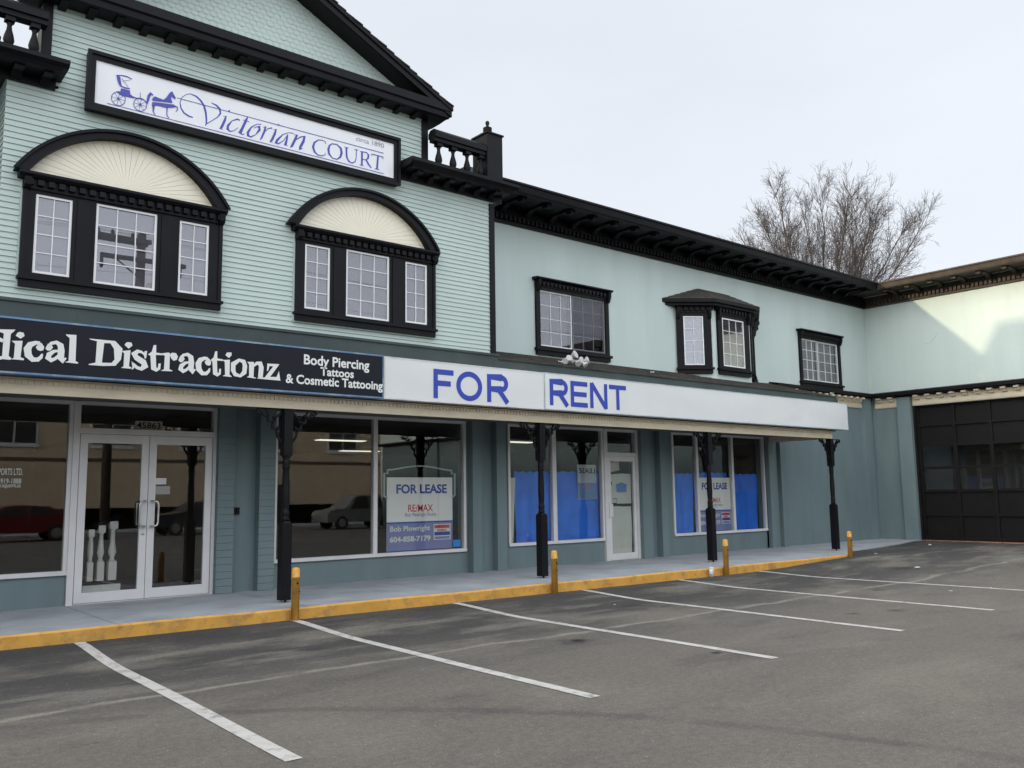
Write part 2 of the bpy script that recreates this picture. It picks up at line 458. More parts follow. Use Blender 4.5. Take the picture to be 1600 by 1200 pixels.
    L.new(c2.outputs['Vector'], c3.inputs[0]); L.new(rng(noise(22, 4, 0.7), 0.3, 0.7, 0.80, 1.20, False), c3.inputs[1])
    vo = N.new('ShaderNodeTexVoronoi'); vo.inputs['Scale'].default_value = 26; L.new(tc.outputs['Object'], vo.inputs['Vector'])
    sel = N.new('ShaderNodeSeparateColor'); L.new(vo.outputs['Color'], sel.inputs['Color'])
    chip = math_('MULTIPLY', rng(vo.outputs['Distance'], 0.16, 0.10), rng(sel.outputs['Red'], 0.90, 0.92))
    c = mixc(math_('MULTIPLY', chip, 0.8), c3.outputs['Vector'], (0.46, 0.43, 0.37))
    vc = N.new('ShaderNodeTexVoronoi'); vc.feature = 'DISTANCE_TO_EDGE'; vc.inputs['Scale'].default_value = 0.34
    wv = N.new('ShaderNodeVectorMath'); wv.operation = 'ADD'
    nz = N.new('ShaderNodeTexNoise'); nz.inputs['Scale'].default_value = 1.7; nz.inputs['Detail'].default_value = 6
    L.new(tc.outputs['Object'], nz.inputs['Vector']); L.new(tc.outputs['Object'], wv.inputs[0]); L.new(nz.outputs['Color'], wv.inputs[1])
    L.new(wv.outputs['Vector'], vc.inputs['Vector'])
    crack = math_('MULTIPLY', rng(vc.outputs['Distance'], 0.006, 0.001), rng(noise(0.35, 2), 0.52, 0.62))
    c = mixc(math_('MULTIPLY', crack, 0.16), c, (0.03, 0.029, 0.028))
    L.new(c, b.inputs['Base Color'])
    b.inputs['Roughness'].default_value = 0.88
    b.inputs['Specular IOR Level'].default_value = 0.35
    bp = N.new('ShaderNodeBump'); bp.inputs['Strength'].default_value = 0.8; bp.inputs['Distance'].default_value = 0.008
    L.new(noise(110, 3, 0.7), bp.inputs['Height']); L.new(bp.outputs['Normal'], b.inputs['Normal'])
    return m
ASPHALT = asphalt_mat()

def block_mat():
    """painted concrete block: teal with shallow joints"""
    m = TEAL.copy(); m.name = 'teal_block_joints'
    t = m.node_tree; N, L = t.nodes, t.links
    b = N['Principled BSDF']
    tc = N.new('ShaderNodeTexCoord'); sp = N.new('ShaderNodeSeparateXYZ'); L.new(tc.outputs['Object'], sp.inputs['Vector'])
    mo = N.new('ShaderNodeMath'); mo.operation = 'MODULO'; mo.inputs[1].default_value = 0.1
    ad = N.new('ShaderNodeMath'); ad.operation = 'ADD'; ad.inputs[1].default_value = 4.0
    L.new(sp.outputs['Z'], ad.inputs[0]); L.new(ad.outputs['Value'], mo.inputs[0])
    r = N.new('ShaderNodeMapRange'); r.inputs['From Min'].default_value = 0.0; r.inputs['From Max'].default_value = 0.008
    L.new(mo.outputs['Value'], r.inputs['Value'])
    bp = N.new('ShaderNodeBump'); bp.inputs['Strength'].default_value = 0.8; bp.inputs['Distance'].default_value = 0.008
    L.new(r.outputs['Result'], bp.inputs['Height'])
    old = [n for n in N if n.bl_idname == 'ShaderNodeBump' and n != bp][0]
    L.new(old.outputs['Normal'], bp.inputs['Normal'])
    L.new(bp.outputs['Normal'], b.inputs['Normal'])
    return m
BLOCK = block_mat()

# lettering outlines of the two hand-cut signs, as (x, z[, width]) in metres on the sign faces
TAT_POLY=[[[1.662,3.133],[1.829,3.148],[1.815,3.125],[1.789,3.098],[1.78,2.86],[1.808,2.835],[1.8,2.819],[1.725,2.819],[1.719,2.834],[1.723,3.095],[1.668,3.113]],[[1.835,3.083],[1.851,3.116],[1.872,3.128],[1.909,3.122],[1.92,3.088],[1.885,3.057],[1.869,3.062]],[[1.799,3.023],[1.904,3.034],[1.892,2.856],[1.929,2.842],[1.924,2.825],[1.806,2.826],[1.829,2.843],[1.833,2.996]],[[2.049,3.042],[2.09,3.025],[2.114,2.988],[2.109,2.953],[2.085,2.94],[2.053,2.947],[2.032,2.977],[2.048,3.003]],[[2.133,2.99],[2.15,3.027],[2.188,3.017],[2.202,2.99],[2.179,2.956],[2.151,2.95],[2.128,2.969]],[[2.323,3.149],[2.431,3.153],[2.434,2.861],[2.464,2.846],[2.458,2.833],[2.325,2.838],[2.363,2.855],[2.364,3.11],[2.331,3.135]],[[2.646,3.106],[2.724,3.107],[2.707,2.856],[2.64,2.85]],[[2.564,3.127],[2.84,3.127],[2.854,3.101],[2.724,3.09],[2.646,3.105],[2.575,3.117]],[[2.567,2.837],[2.639,2.861],[2.822,2.873],[2.851,2.842],[2.715,2.829],[2.574,2.829]],[[2.84,3.127],[2.923,3.045],[2.91,2.918],[2.854,2.843],[2.809,2.872],[2.841,2.912],[2.829,3.036],[2.785,3.102]],[[2.942,3.091],[2.958,3.119],[2.979,3.129],[3.018,3.125],[3.03,3.093],[2.989,3.053]],[[2.913,3.018],[3.011,3.037],[3.0,2.851],[3.029,2.835],[3.026,2.822],[2.914,2.823],[2.941,2.843],[2.942,2.995]],[[3.196,3.045],[3.188,2.965],[3.174,2.948],[3.158,2.992],[3.167,3.042]],[[3.026,2.913],[3.052,2.878],[3.061,2.834],[3.034,2.809],[3.035,2.861]],[[3.266,3.12],[3.295,3.126],[3.298,3.035],[3.379,3.031],[3.372,3.012],[3.295,3.008],[3.304,2.861],[3.323,2.855],[3.328,2.909],[3.354,2.911],[3.352,2.842],[3.306,2.808],[3.247,2.834],[3.234,2.991],[3.205,3.004],[3.247,3.042]],[[3.342,3.028],[3.441,3.05],[3.456,3.042],[3.456,2.851],[3.493,2.838],[3.49,2.829],[3.357,2.824],[3.393,2.846],[3.398,3.006]],[[3.453,3.027],[3.482,3.052],[3.527,3.05],[3.55,3.012],[3.538,2.969],[3.5,2.956],[3.473,2.982]],[[3.564,2.988],[3.581,3.026],[3.619,3.015],[3.632,2.987],[3.608,2.951],[3.58,2.945],[3.558,2.965]],[[3.889,3.035],[3.929,3.018],[3.952,2.981],[3.947,2.945],[3.923,2.932],[3.892,2.94],[3.872,2.97],[3.887,2.996]],[[3.998,3.115],[4.024,3.121],[4.027,3.031],[4.101,3.026],[4.095,3.006],[4.024,3.004],[4.032,2.858],[4.049,2.852],[4.054,2.905],[4.077,2.907],[4.076,2.839],[4.033,2.806],[3.979,2.832],[3.968,2.988],[3.941,3.001],[3.98,3.038]],[[4.127,3.08],[4.146,3.116],[4.203,3.121],[4.206,3.087],[4.172,3.048]],[[4.088,3.017],[4.185,3.029],[4.186,2.842],[4.214,2.824],[4.211,2.814],[4.097,2.819],[4.129,2.837],[4.121,2.996]],[[4.407,3.021],[4.491,3.028],[4.5,3.008],[4.495,2.837],[4.529,2.828],[4.521,2.819],[4.408,2.827],[4.436,2.849],[4.433,2.994]],[[4.542,2.82],[4.571,2.851],[4.665,2.834],[4.657,2.818]],[[4.674,3.023],[4.838,3.027],[4.782,2.991],[4.704,2.993],[4.689,2.934],[4.67,2.924]],[[4.838,3.027],[4.716,2.854],[4.631,2.827],[4.761,3.001]],[[4.631,2.829],[4.716,2.854],[4.803,2.86],[4.832,2.937],[4.856,2.816],[4.627,2.818]]]
TAT_RIB=[[0,[1.721,3.012,0.0385],[1.666,3.037,0.0385],[1.604,3.0,0.0567],[1.585,2.917,0.0692],[1.618,2.838,0.0504],[1.666,2.815,0.0381],[1.724,2.837,0.032]],[0,[2.069,3.023,0.0396],[2.031,3.026,0.0396],[1.977,3.0,0.059],[1.953,2.952,0.0716],[1.964,2.883,0.0683],[2.009,2.839,0.0495],[2.059,2.843,0.0429],[2.088,2.874,0.0366],[2.099,2.91,0.0166]],[0,[2.157,3.007,0.0268],[2.181,3.034,0.0338],[2.232,3.05,0.0369],[2.274,3.022,0.0579],[2.284,2.962,0.0676],[2.281,2.877,0.0642],[2.302,2.846,0.0369],[2.335,2.885,0.017]],[0,[2.268,2.962,0.0203],[2.211,2.948,0.0333],[2.165,2.909,0.0503],[2.157,2.873,0.0533],[2.19,2.847,0.04],[2.227,2.868,0.0336],[2.264,2.911,0.027]],[0,[3.172,2.997,0.0223],[3.132,3.027,0.028],[3.089,3.031,0.0402],[3.051,2.997,0.0545],[3.078,2.955,0.0621],[3.158,2.909,0.0663],[3.177,2.866,0.0626],[3.136,2.829,0.0402],[3.089,2.84,0.0366],[3.038,2.884,0.0289]],[0,[3.588,3.005,0.0264],[3.612,3.033,0.0332],[3.661,3.048,0.0365],[3.703,3.019,0.0568],[3.711,2.957,0.0668],[3.708,2.868,0.0634],[3.728,2.836,0.0365],[3.761,2.876,0.0167]],[0,[3.696,2.957,0.0199],[3.64,2.943,0.033],[3.594,2.903,0.0494],[3.586,2.865,0.0524],[3.618,2.839,0.0395],[3.655,2.86,0.033],[3.691,2.903,0.0265]],[0,[3.908,3.016,0.038],[3.872,3.02,0.0378],[3.818,2.994,0.0563],[3.795,2.946,0.0684],[3.804,2.877,0.0656],[3.847,2.831,0.0469],[3.895,2.834,0.0409],[3.925,2.865,0.0344],[3.936,2.901,0.0157]],[1,[4.303,3.034,0.0367],[4.361,3.021,0.0496],[4.379,2.966,0.0578],[4.373,2.884,0.0572],[4.321,2.836,0.0341],[4.255,2.851,0.0484],[4.229,2.897,0.0568],[4.228,2.977,0.0584]],[0,[4.492,2.975,0.0248],[4.533,3.015,0.0374],[4.576,3.015,0.0544],[4.594,2.967,0.0623],[4.584,2.836,0.0627]]]
VIC_RIB=[[0,[3.705,6.11,0.0147],[3.656,6.112,0.022],[3.592,6.138,0.0217],[3.552,6.193,0.0181],[3.539,6.263,0.0101],[3.561,6.336,0.008],[3.612,6.388,0.008],[3.667,6.412,0.0118],[3.739,6.399,0.0222],[3.797,6.36,0.0268],[3.842,6.298,0.0285],[3.866,6.222,0.027],[3.876,6.135,0.0224],[3.878,6.075,0.0193],[3.864,6.042,0.0059]],[0,[3.874,6.067,0.0119],[3.948,6.132,0.009],[4.02,6.2,0.0121],[4.055,6.259,0.0211],[4.046,6.317,0.0272],[4.0,6.354,0.0243],[3.934,6.369,0.0121]],[0,[4.092,6.231,0.0061],[4.129,6.245,0.0167],[4.116,6.185,0.0305],[4.081,6.092,0.0319],[4.06,6.053,0.0227],[4.09,6.053,0.009]],[0,[4.313,6.235,0.0233],[4.286,6.246,0.0186],[4.212,6.203,0.0107],[4.158,6.12,0.029],[4.156,6.074,0.0334],[4.186,6.052,0.0169],[4.238,6.073,0.0092],[4.297,6.134,0.0061]],[0,[4.422,6.314,0.0094],[4.4,6.262,0.0329],[4.35,6.133,0.034],[4.321,6.064,0.034],[4.352,6.053,0.0155],[4.386,6.069,0.0062]],[0,[4.358,6.254,0.0093],[4.447,6.251,0.0093]],[0,[4.609,6.26,0.0127],[4.547,6.247,0.0087],[4.471,6.181,0.0172],[4.427,6.099,0.0327],[4.432,6.058,0.0342],[4.467,6.048,0.0171],[4.535,6.097,0.0095],[4.588,6.18,0.0316],[4.583,6.222,0.03],[4.548,6.209,0.011],[4.51,6.183,0.0063]],[0,[4.636,6.226,0.0063],[4.671,6.247,0.0192],[4.653,6.168,0.0269],[4.616,6.072,0.0236],[4.597,6.04,0.0063]],[0,[4.653,6.16,0.008],[4.707,6.229,0.0112],[4.762,6.251,0.0192]],[0,[4.778,6.232,0.0064],[4.818,6.249,0.0194],[4.803,6.183,0.0305],[4.765,6.087,0.0321],[4.742,6.05,0.0209],[4.774,6.054,0.008]],[0,[5.074,6.258,0.0115],[4.996,6.246,0.009],[4.916,6.197,0.0129],[4.837,6.098,0.0307],[4.822,6.055,0.0307],[4.854,6.051,0.016],[4.925,6.112,0.0097],[4.984,6.207,0.0098]],[0,[4.988,6.216,0.0164],[4.974,6.133,0.0276],[4.955,6.057,0.0292],[4.991,6.062,0.0098]],[0,[5.078,6.239,0.0115],[5.123,6.249,0.0247],[5.096,6.172,0.0346],[5.052,6.073,0.0327],[5.028,6.043,0.0082]],[0,[5.1,6.165,0.0099],[5.177,6.233,0.0166],[5.236,6.254,0.0298],[5.22,6.18,0.0366],[5.172,6.079,0.0362],[5.16,6.052,0.0214],[5.209,6.073,0.0083]],[0,[5.553,6.229,0.0119],[5.557,6.256,0.0085],[5.505,6.27,0.011],[5.445,6.259,0.0127],[5.382,6.202,0.0251],[5.366,6.133,0.0333],[5.388,6.074,0.0301],[5.439,6.038,0.0168],[5.508,6.043,0.0127],[5.551,6.07,0.0102],[5.554,6.099,0.0051]],[1,[5.652,6.254,0.0146],[5.731,6.266,0.0147],[5.794,6.224,0.031],[5.808,6.161,0.0347],[5.786,6.09,0.026],[5.734,6.047,0.0146],[5.664,6.048,0.0154],[5.611,6.097,0.0308],[5.6,6.159,0.0341],[5.614,6.216,0.024]],[0,[5.882,6.254,0.0279],[5.888,6.123,0.0281],[5.92,6.064,0.0227],[5.974,6.048,0.015],[6.024,6.081,0.0141],[6.041,6.143,0.0115],[6.045,6.261,0.0115]],[0,[5.851,6.257,0.0096],[5.918,6.257,0.0096]],[0,[6.013,6.264,0.0098],[6.077,6.265,0.0098]],[0,[6.136,6.255,0.0285],[6.133,6.052,0.0284]],[0,[6.101,6.053,0.0097],[6.165,6.052,0.0098]],[0,[6.104,6.255,0.0098],[6.21,6.264,0.0135],[6.242,6.234,0.027],[6.234,6.182,0.0252],[6.201,6.149,0.0134],[6.142,6.147,0.0098]],[0,[6.201,6.157,0.0215],[6.239,6.098,0.0305],[6.29,6.05,0.0162]],[0,[6.401,6.252,0.0292],[6.384,6.052,0.0288]],[0,[6.346,6.052,0.01],[6.426,6.056,0.01]],[0,[6.298,6.263,0.0126],[6.486,6.262,0.0128]],[0,[6.303,6.266,0.0108],[6.287,6.235,0.009]],[0,[6.486,6.264,0.011],[6.482,6.231,0.0091]],[0,[3.503,6.311,0.0076],[6.495,6.322,0.0096]],[0,[2.686,6.008,0.007],[6.497,6.011,0.0096]],[0,[2.778,6.387,0.0095],[2.841,6.403,0.0123],[2.899,6.406,0.0151],[2.958,6.392,0.0083]],[0,[2.834,6.266,0.0137],[2.879,6.258,0.0165],[2.937,6.264,0.015]],[0,[2.839,6.363,0.0055],[2.917,6.28,0.0055]],[0,[2.85,6.331,0.0041],[2.945,6.381,0.0042]],[0,[2.973,6.171,0.0137],[3.025,6.167,0.0125],[3.064,6.176,0.0208],[3.104,6.17,0.0097],[3.144,6.146,0.0098]],[1,[2.891,6.112,0.0075],[2.888,6.085,0.0075],[2.878,6.06,0.0075],[2.861,6.038,0.0075],[2.839,6.023,0.0075],[2.815,6.015,0.0075],[2.79,6.015,0.0074],[2.768,6.024,0.0074],[2.75,6.04,0.0073],[2.738,6.062,0.0073],[2.733,6.088,0.0074],[2.735,6.114,0.0074],[2.746,6.14,0.0074],[2.762,6.161,0.0074],[2.784,6.177,0.0075],[2.808,6.185,0.0075],[2.833,6.185,0.0075],[2.855,6.176,0.0075],[2.874,6.16,0.0075],[2.886,6.138,0.0075]],[0,[2.811,6.1,0.0048],[2.89,6.095,0.0041]],[0,[2.811,6.1,0.0048],[2.858,6.035,0.0041]],[0,[2.811,6.1,0.0048],[2.799,6.014,0.004]],[0,[2.811,6.1,0.0048],[2.748,6.043,0.004]],[0,[2.811,6.1,0.0048],[2.734,6.105,0.004]],[0,[2.811,6.1,0.0048],[2.765,6.164,0.0041]],[0,[2.811,6.1,0.0048],[2.824,6.186,0.0041]],[0,[2.811,6.1,0.0048],[2.876,6.157,0.0041]],[1,[3.14,6.109,0.0077],[3.138,6.083,0.0076],[3.127,6.059,0.0077],[3.111,6.038,0.0077],[3.09,6.023,0.0076],[3.067,6.016,0.0076],[3.043,6.017,0.0076],[3.021,6.025,0.0076],[3.004,6.04,0.0076],[2.992,6.061,0.0076],[2.988,6.086,0.0076],[2.99,6.111,0.0076],[3.0,6.136,0.0076],[3.016,6.156,0.0076],[3.037,6.171,0.0076],[3.061,6.179,0.0076],[3.084,6.179,0.0077],[3.106,6.17,0.0077],[3.124,6.155,0.0077],[3.136,6.134,0.0077]],[0,[3.064,6.097,0.0048],[3.139,6.093,0.0042]],[0,[3.064,6.097,0.0048],[3.109,6.036,0.0042]],[0,[3.064,6.097,0.0048],[3.052,6.015,0.0041]],[0,[3.064,6.097,0.0048],[3.002,6.043,0.0042]],[0,[3.064,6.097,0.0048],[2.989,6.102,0.0041]],[0,[3.064,6.097,0.0048],[3.019,6.159,0.0042]],[0,[3.064,6.097,0.0048],[3.076,6.18,0.0042]],[0,[3.064,6.097,0.0048],[3.126,6.152,0.0042]],[0,[3.058,6.25,0.0055],[3.06,6.182,0.0069]],[0,[3.21,6.258,0.0155],[3.183,6.276,0.0253],[3.158,6.232,0.0308],[3.15,6.176,0.0279],[3.139,6.122,0.0125]],[0,[3.214,6.144,0.0312],[3.22,6.088,0.0211],[3.218,6.051,0.0112],[3.242,6.018,0.0098]],[0,[3.383,6.155,0.0157],[3.382,6.089,0.0113],[3.383,6.046,0.01],[3.411,6.017,0.0086]],[0,[3.467,6.197,0.0144],[3.505,6.191,0.0116],[3.513,6.163,0.0101],[3.49,6.123,0.0087]]]
VIC_POLY=[[[4.153,6.319],[4.168,6.337],[4.183,6.327],[4.168,6.31]],[[4.837,6.313],[4.852,6.331],[4.869,6.321],[4.853,6.303]],[[2.777,6.39],[2.803,6.395],[2.823,6.372],[2.831,6.318],[2.839,6.278],[2.85,6.26],[2.828,6.257],[2.807,6.283],[2.79,6.327]],[[2.835,6.238],[2.938,6.24],[2.943,6.195],[2.976,6.176],[3.025,6.169],[2.986,6.157],[2.909,6.153],[2.838,6.153],[2.783,6.18],[2.795,6.19],[2.83,6.197]],[[2.825,6.104],[2.822,6.091],[2.812,6.083],[2.802,6.085],[2.798,6.096],[2.801,6.109],[2.811,6.117],[2.821,6.114]],[[3.078,6.101],[3.074,6.088],[3.064,6.08],[3.054,6.083],[3.049,6.093],[3.053,6.107],[3.063,6.114],[3.073,6.112]],[[3.211,6.23],[3.231,6.25],[3.281,6.243],[3.336,6.237],[3.368,6.275],[3.394,6.327],[3.42,6.364],[3.437,6.376],[3.452,6.351],[3.484,6.301],[3.474,6.284],[3.429,6.307],[3.426,6.277],[3.445,6.231],[3.435,6.225],[3.398,6.221],[3.316,6.208],[3.209,6.189],[3.199,6.204]],[[3.203,6.17],[3.277,6.183],[3.46,6.21],[3.502,6.192],[3.441,6.164],[3.373,6.145],[3.305,6.144],[3.251,6.14],[3.232,6.12],[3.218,6.13],[3.198,6.132]]]

# ================================================================ the setting
def sstep(a, b, x):
    t = max(0.0, min(1.0, (x - a) / (b - a))); return t * t * (3 - 2 * t)
def ground_z(x, y):
    z = -0.14 - 0.05 * sstep(2.3, 4.0, -y)
    rise = sstep(13.5, 18.0, x) * sstep(-8.5, -2.5, y)
    if x > 18: rise = max(rise, sstep(-9.5, -3.5, y))
    return z + rise * (-0.02 - z)

def make_ground():
    xs = [-1500, -600, -250, -120, -70, -40] + [-25 + 1.0 * i for i in range(26)] + [1 + 0.5 * i for i in range(50)] + [26 + i for i in range(0, 20, 2)] + [50, 70, 120, 250, 600, 1500]
    ys = [-1500, -600, -250, -120, -80, -60, -45, -36] + [-30 + i for i in range(18)] + [-12 + 0.25 * i for i in range(48)] + [0.2, 3, 10, 20, 40, 80, 200, 600, 1500]
    mb = MB()
    mb.v = [(x, y, ground_z(x, y)) for y in ys for x in xs]
    n = len(xs)
    for j in range(len(ys) - 1):
        for i in range(n - 1):
            mb.f.append((j*n+i, j*n+i+1, (j+1)*n+i+1, (j+1)*n+i)); mb.m.append(0); mb.s.append(True)
    o = mb.build('parking_lot', ASPHALT)
    tag(o, kind='structure')
make_ground()

def kerb_y(x): return -2.27 - 0.025 * x
# raised walk in front of the shops, with a saw-cut joint between its bays
mb = MB()
kx = [-6.0, -3.7, -1.5, 0.7, 2.9, 5.1, 7.3, 9.5, 11.7, 13.9, 16.0, 17.08]
for a, b in zip(kx[:-1], kx[1:]):
    mb.prism('z', [(a + .007, kerb_y(a) + .03), (b - .007, kerb_y(b) + .03), (b - .007, 0.3), (a + .007, 0.3)], -0.3, 0.0)
mb.prism('z', [(17.084, kerb_y(17.08) + .03), (17.2, -2.66), (18.4, -2.04), (19.8, -1.87), (21.3, -1.62), (22.9, -1.25), (23.5, -1.22), (23.5, 0.3), (17.084, 0.3)], -0.3, 0.0)
for a in kx[1:-1]:
    mb.box(a - .0065, a + .0065, kerb_y(a) + .04, 0.2, -0.3, -0.012)
tag(mb.build('sidewalk', WALKM), kind='structure')

mb = MB()                                                    # yellow kerb, slightly chipped along its foot
n = 140
for i in range(n):
    a, b = -6 + 23.12 * i / n, -6 + 23.12 * (i + 1) / n
    ja = 0.004 * math.sin(a * 7) ; jb = 0.004 * math.sin(b * 7)
    za, zb = 0.003 + .004 * math.sin(a * 2.3), 0.003 + .004 * math.sin(b * 2.3)
    ya, yb = kerb_y(a) + ja, kerb_y(b) + jb
    A0, A1, A2, A3 = (a, ya, -.3), (a, ya - .004, za - .02), (a, ya + .015, za), (a, ya + .032, za - .002)
    B0, B1, B2, B3 = (b, yb, -.3), (b, yb - .004, zb - .02), (b, yb + .015, zb), (b, yb + .032, zb - .002)
    for q in ((A0, B0, B1, A1), (A1, B1, B2, A2), (A2, B2, B3, A3), ((a, ya + .03, -.3), (b, yb + .03, -.3), B3, A3)):
        mb.face(q, 0)
tag(mb.build('kerb', YELLOW), kind='structure')

# painted stall lines, each a separate strip following the ground 4 mm above it
stall = [((2.51, -2.37), (2.41, -7.58)), ((4.90, -2.42), (4.79, -7.64)), ((7.25, -2.46), (7.08, -7.66)), ((9.62, -2.52), (9.40, -7.68)), ((11.84, -2.58), (11.74, -7.66)), ((14.05, -2.64), (14.3, -7.66))]
for (xa, ya), (xb, yb) in stall:
    mb = MB(); n = 40; w = 0.055
    rows = []
    for i in range(n + 1):
        t = i / n; x, y = xa + (xb - xa) * t, ya + (yb - ya) * t
        j = 0.006 * math.sin(9 * t + xa)
        rows.append([(x - w + j, y, ground_z(x, y) + .005), (x + w + j, y, ground_z(x, y) + .005)])
    for i in range(n):
        mb.face([rows[i][0], rows[i][1], rows[i+1][1], rows[i+1][0]])
    tag(mb.build('parking_line', LINE), kind='structure')

# ================================================================ the shop building
SB = thing('shop_building', (5.0, 0.0, 0.0), 'pale green two storey Victorian style shop building with black trim and pillared front', 'building')
SY = -1.70            # face of the clapboarded upper block

# ---- shell: floors, roof, rear and party walls (close the rooms)
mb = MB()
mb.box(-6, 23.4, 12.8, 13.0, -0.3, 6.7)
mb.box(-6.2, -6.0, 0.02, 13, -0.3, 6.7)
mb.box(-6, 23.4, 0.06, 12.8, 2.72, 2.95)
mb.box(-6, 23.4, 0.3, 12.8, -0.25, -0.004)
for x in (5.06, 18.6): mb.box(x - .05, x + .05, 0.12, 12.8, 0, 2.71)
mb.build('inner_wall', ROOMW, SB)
mb = MB()
mb.box(-6.2, 24.2, -0.05, 13.2, 6.72, 6.80)
mb.build('flat_roof', SHINGLE, SB)

# ---- storefront walling at Y = 0
mb = MB()
for x0, x1, zt in ((-6, 2.90, .385), (5.70, 9.27, .355), (10.22, 12.70, .395), (14.81, 18.20, .395)):
    mb.box(x0, x1, 0.0, 0.22, -0.02, zt)
for x0, x1 in ((4.81, 5.70), (9.27, 10.22), (13.71, 14.81)):
    mb.box(x0, x1, 0.0, 0.22, -0.02, 2.72)
mb.box(-6, 18.2, 0.003, 0.2, 2.62, 2.72)
mb.build('storefront_wall', TEAL, SB)
mb = MB(); mb.box(18.20, 23.4, -0.05, 0.22, -0.02, 3.95); mb.box(-6, 18.2, 0.0, 0.2, 2.96, 3.6)
mb.build('plain_wall', TEAL, SB)
for x0, x1, m_ in ((4.80, 5.04, BLOCK), (5.42, 5.665, BLOCK), (9.33, 9.525, TEAL), (9.87, 10.085, TEAL), (13.70, 13.98, TEAL), (14.28, 14.485, TEAL), (18.20, 18.42, TEAL), (18.68, 18.93, TEAL), (22.78, 23.15, TEAL)):
    MB().box(x0, x1, -0.15, 0.02 if x0 < 22 else -0.04, -0.015, 2.74 if x0 < 18.9 else 3.84).build('pilaster', m_, SB)

def shop_window(x0, x1, z0, z1, mull, glass=GLASS, door=False):
    """white framed shop window; one pane per light"""
    f = MB(); w = 0.05; y0, y1 = -0.035, 0.05
    f.box(x0, x1, y0 - .012, y1, z0 - .055, z0)                      # sill rail
    f.box(x0, x1, y0, y1, z1, z1 + .05)
    f.box(x0, x0 + w, y0 + .002, y1, z0, z1); f.box(x1 - w, x1, y0 + .002, y1, z0, z1)
    xs = [x0 + w]
    for m_, mw in mull:
        f.box(m_ - mw / 2, m_ + mw / 2, y0 + .002, y1, z0, z1); xs += [m_ - mw / 2, m_ + mw / 2]
    xs.append(x1 - w)
    o = f.build('shop_window', ALU, SB)
    for a, b in zip(xs[0::2], xs[1::2]):
        MB().box(a, b, 0.012, 0.018, z0, z1).build('pane', glass, o)
    return o
shop_window(-6, 2.905, .44, 2.58, [(-0.6, .06), (-3.3, .06)])
shop_window(5.70, 9.27, .42, 2.58, [(7.445, .075)])
shop_window(10.23, 12.70, .455, 2.58, [(11.37, .10)])
shop_window(14.81, 18.195, .455, 2.58, [(15.655, .07), (16.935, .075)])

# ---- entrances
def door_leaf(x0, x1, z0, z1, st, rail_b, rail_t, handle_side, paper=False):
    f = MB(); y0, y1 = -0.045, 0.0
    f.box(x0, x0 + st, y0, y1, z0, z1); f.box(x1 - st, x1, y0, y1, z0, z1)
    f.box(x0 + st, x1 - st, y0 + .002, y1, z0, z0 + rail_b); f.box(x0 + st, x1 - st, y0 + .002, y1, z1 - rail_t, z1)
    o = f.build('door_leaf', ALU, SB)
    MB().box(x0 + st, x1 - st, -0.026, -0.020, z0 + rail_b, z1 - rail_t).build('pane', GLASS, o)
    return o
fr = MB()
fr.box(2.905, 2.985, -0.055, 0.05, 0.0, 2.62); fr.box(4.755, 4.81, -0.055, 0.05, 0.0, 2.62)
fr.box(2.985, 4.755, -0.055, 0.05, 2.585, 2.625); fr.box(2.985, 4.755, -0.053, 0.05, 2.20, 2.275)
fr.box(2.985, 4.755, -0.03, 0.05, -0.01, 0.012)
fo = fr.build('door_frame', ALU, SB)
MB().box(2.985, 4.755, 0.0, 0.006, 2.275, 2.585).build('transom_pane', GLASS, fo)
nb = MB(); nb.box(3.68, 4.045, -0.006, -0.003, 2.285, 2.40)
nbo = nb.build('number_plate', mat('pale_number_backing', (0.33, 0.33, 0.30), 0.6), fo)
tm = MB(); text_mb(tm, '45863', 3.705, 4.02, 2.30, 2.385, -0.010, 0.012); 
tmo = tm.build('number', BLACK, fo)
for x0, x1, hs in ((2.995, 3.868, 1), (3.876, 4.745, -1)):
    o = door_leaf(x0, x1, 0.018, 2.195, .095, .13, .115, hs)
    hx = (x1 - .045) if hs > 0 else (x0 + .045)
    h = MB()
    for dx, yo in ((-.055 * hs, -0.045), ):
        h.tube([(hx, -0.045, 1.31), (hx, -0.11, 1.31), (hx - .06 * hs, -0.12, 1.30), (hx - .075 * hs, -0.12, 1.26), (hx - .075 * hs, -0.12, 1.02), (hx - .06 * hs, -0.12, .98), (hx, -0.11, .97), (hx, -0.045, .97)], 0.014, 8)
        h.tube([(hx - .01 * hs, 0.0, 1.29), (hx - .01 * hs, .07, 1.29), (hx - .05 * hs, .08, 1.28), (hx - .05 * hs, .08, 1.0), (hx - .01 * hs, .07, .99), (hx - .01 * hs, 0.0, .99)], 0.012, 6)
    h.build('handle', STEEL, o)
    if hs > 0:
        k = MB(); k.lathe(hx, -0.05, [(.016, .86), (.016, .885)], 8); k.build('lock', STEEL, o)
fr = MB()
fr.box(12.705, 12.80, -0.055, 0.05, 0.0, 2.62); fr.box(13.63, 13.705, -0.055, 0.05, 0.0, 2.62)
fr.box(12.80, 13.63, -0.055, 0.05, 2.575, 2.625); fr.box(12.80, 13.63, -0.053, 0.05, 2.08, 2.15); fr.box(12.80, 13.63, -0.03, 0.05, -0.01, 0.012)
fo = fr.build('door_frame', ALU, SB)
MB().box(12.80, 13.63, 0.0, 0.006, 2.15, 2.575).build('transom_pane', GLASS, fo)
o = door_leaf(12.81, 13.62, 0.015, 2.075, .075, .12, .10, -1)
h = MB(); h.box(12.80, 12.90, -.075, -.045, .86, 1.12); h.build('lock_plate', ALU, o)
h = MB(); h.box(12.92, 13.04, -.018, .0, 1.085, 1.125); h.box(13.04, 13.55, -.014, -.002, 1.10, 1.112); h.build('push_bar', BLACK, o)

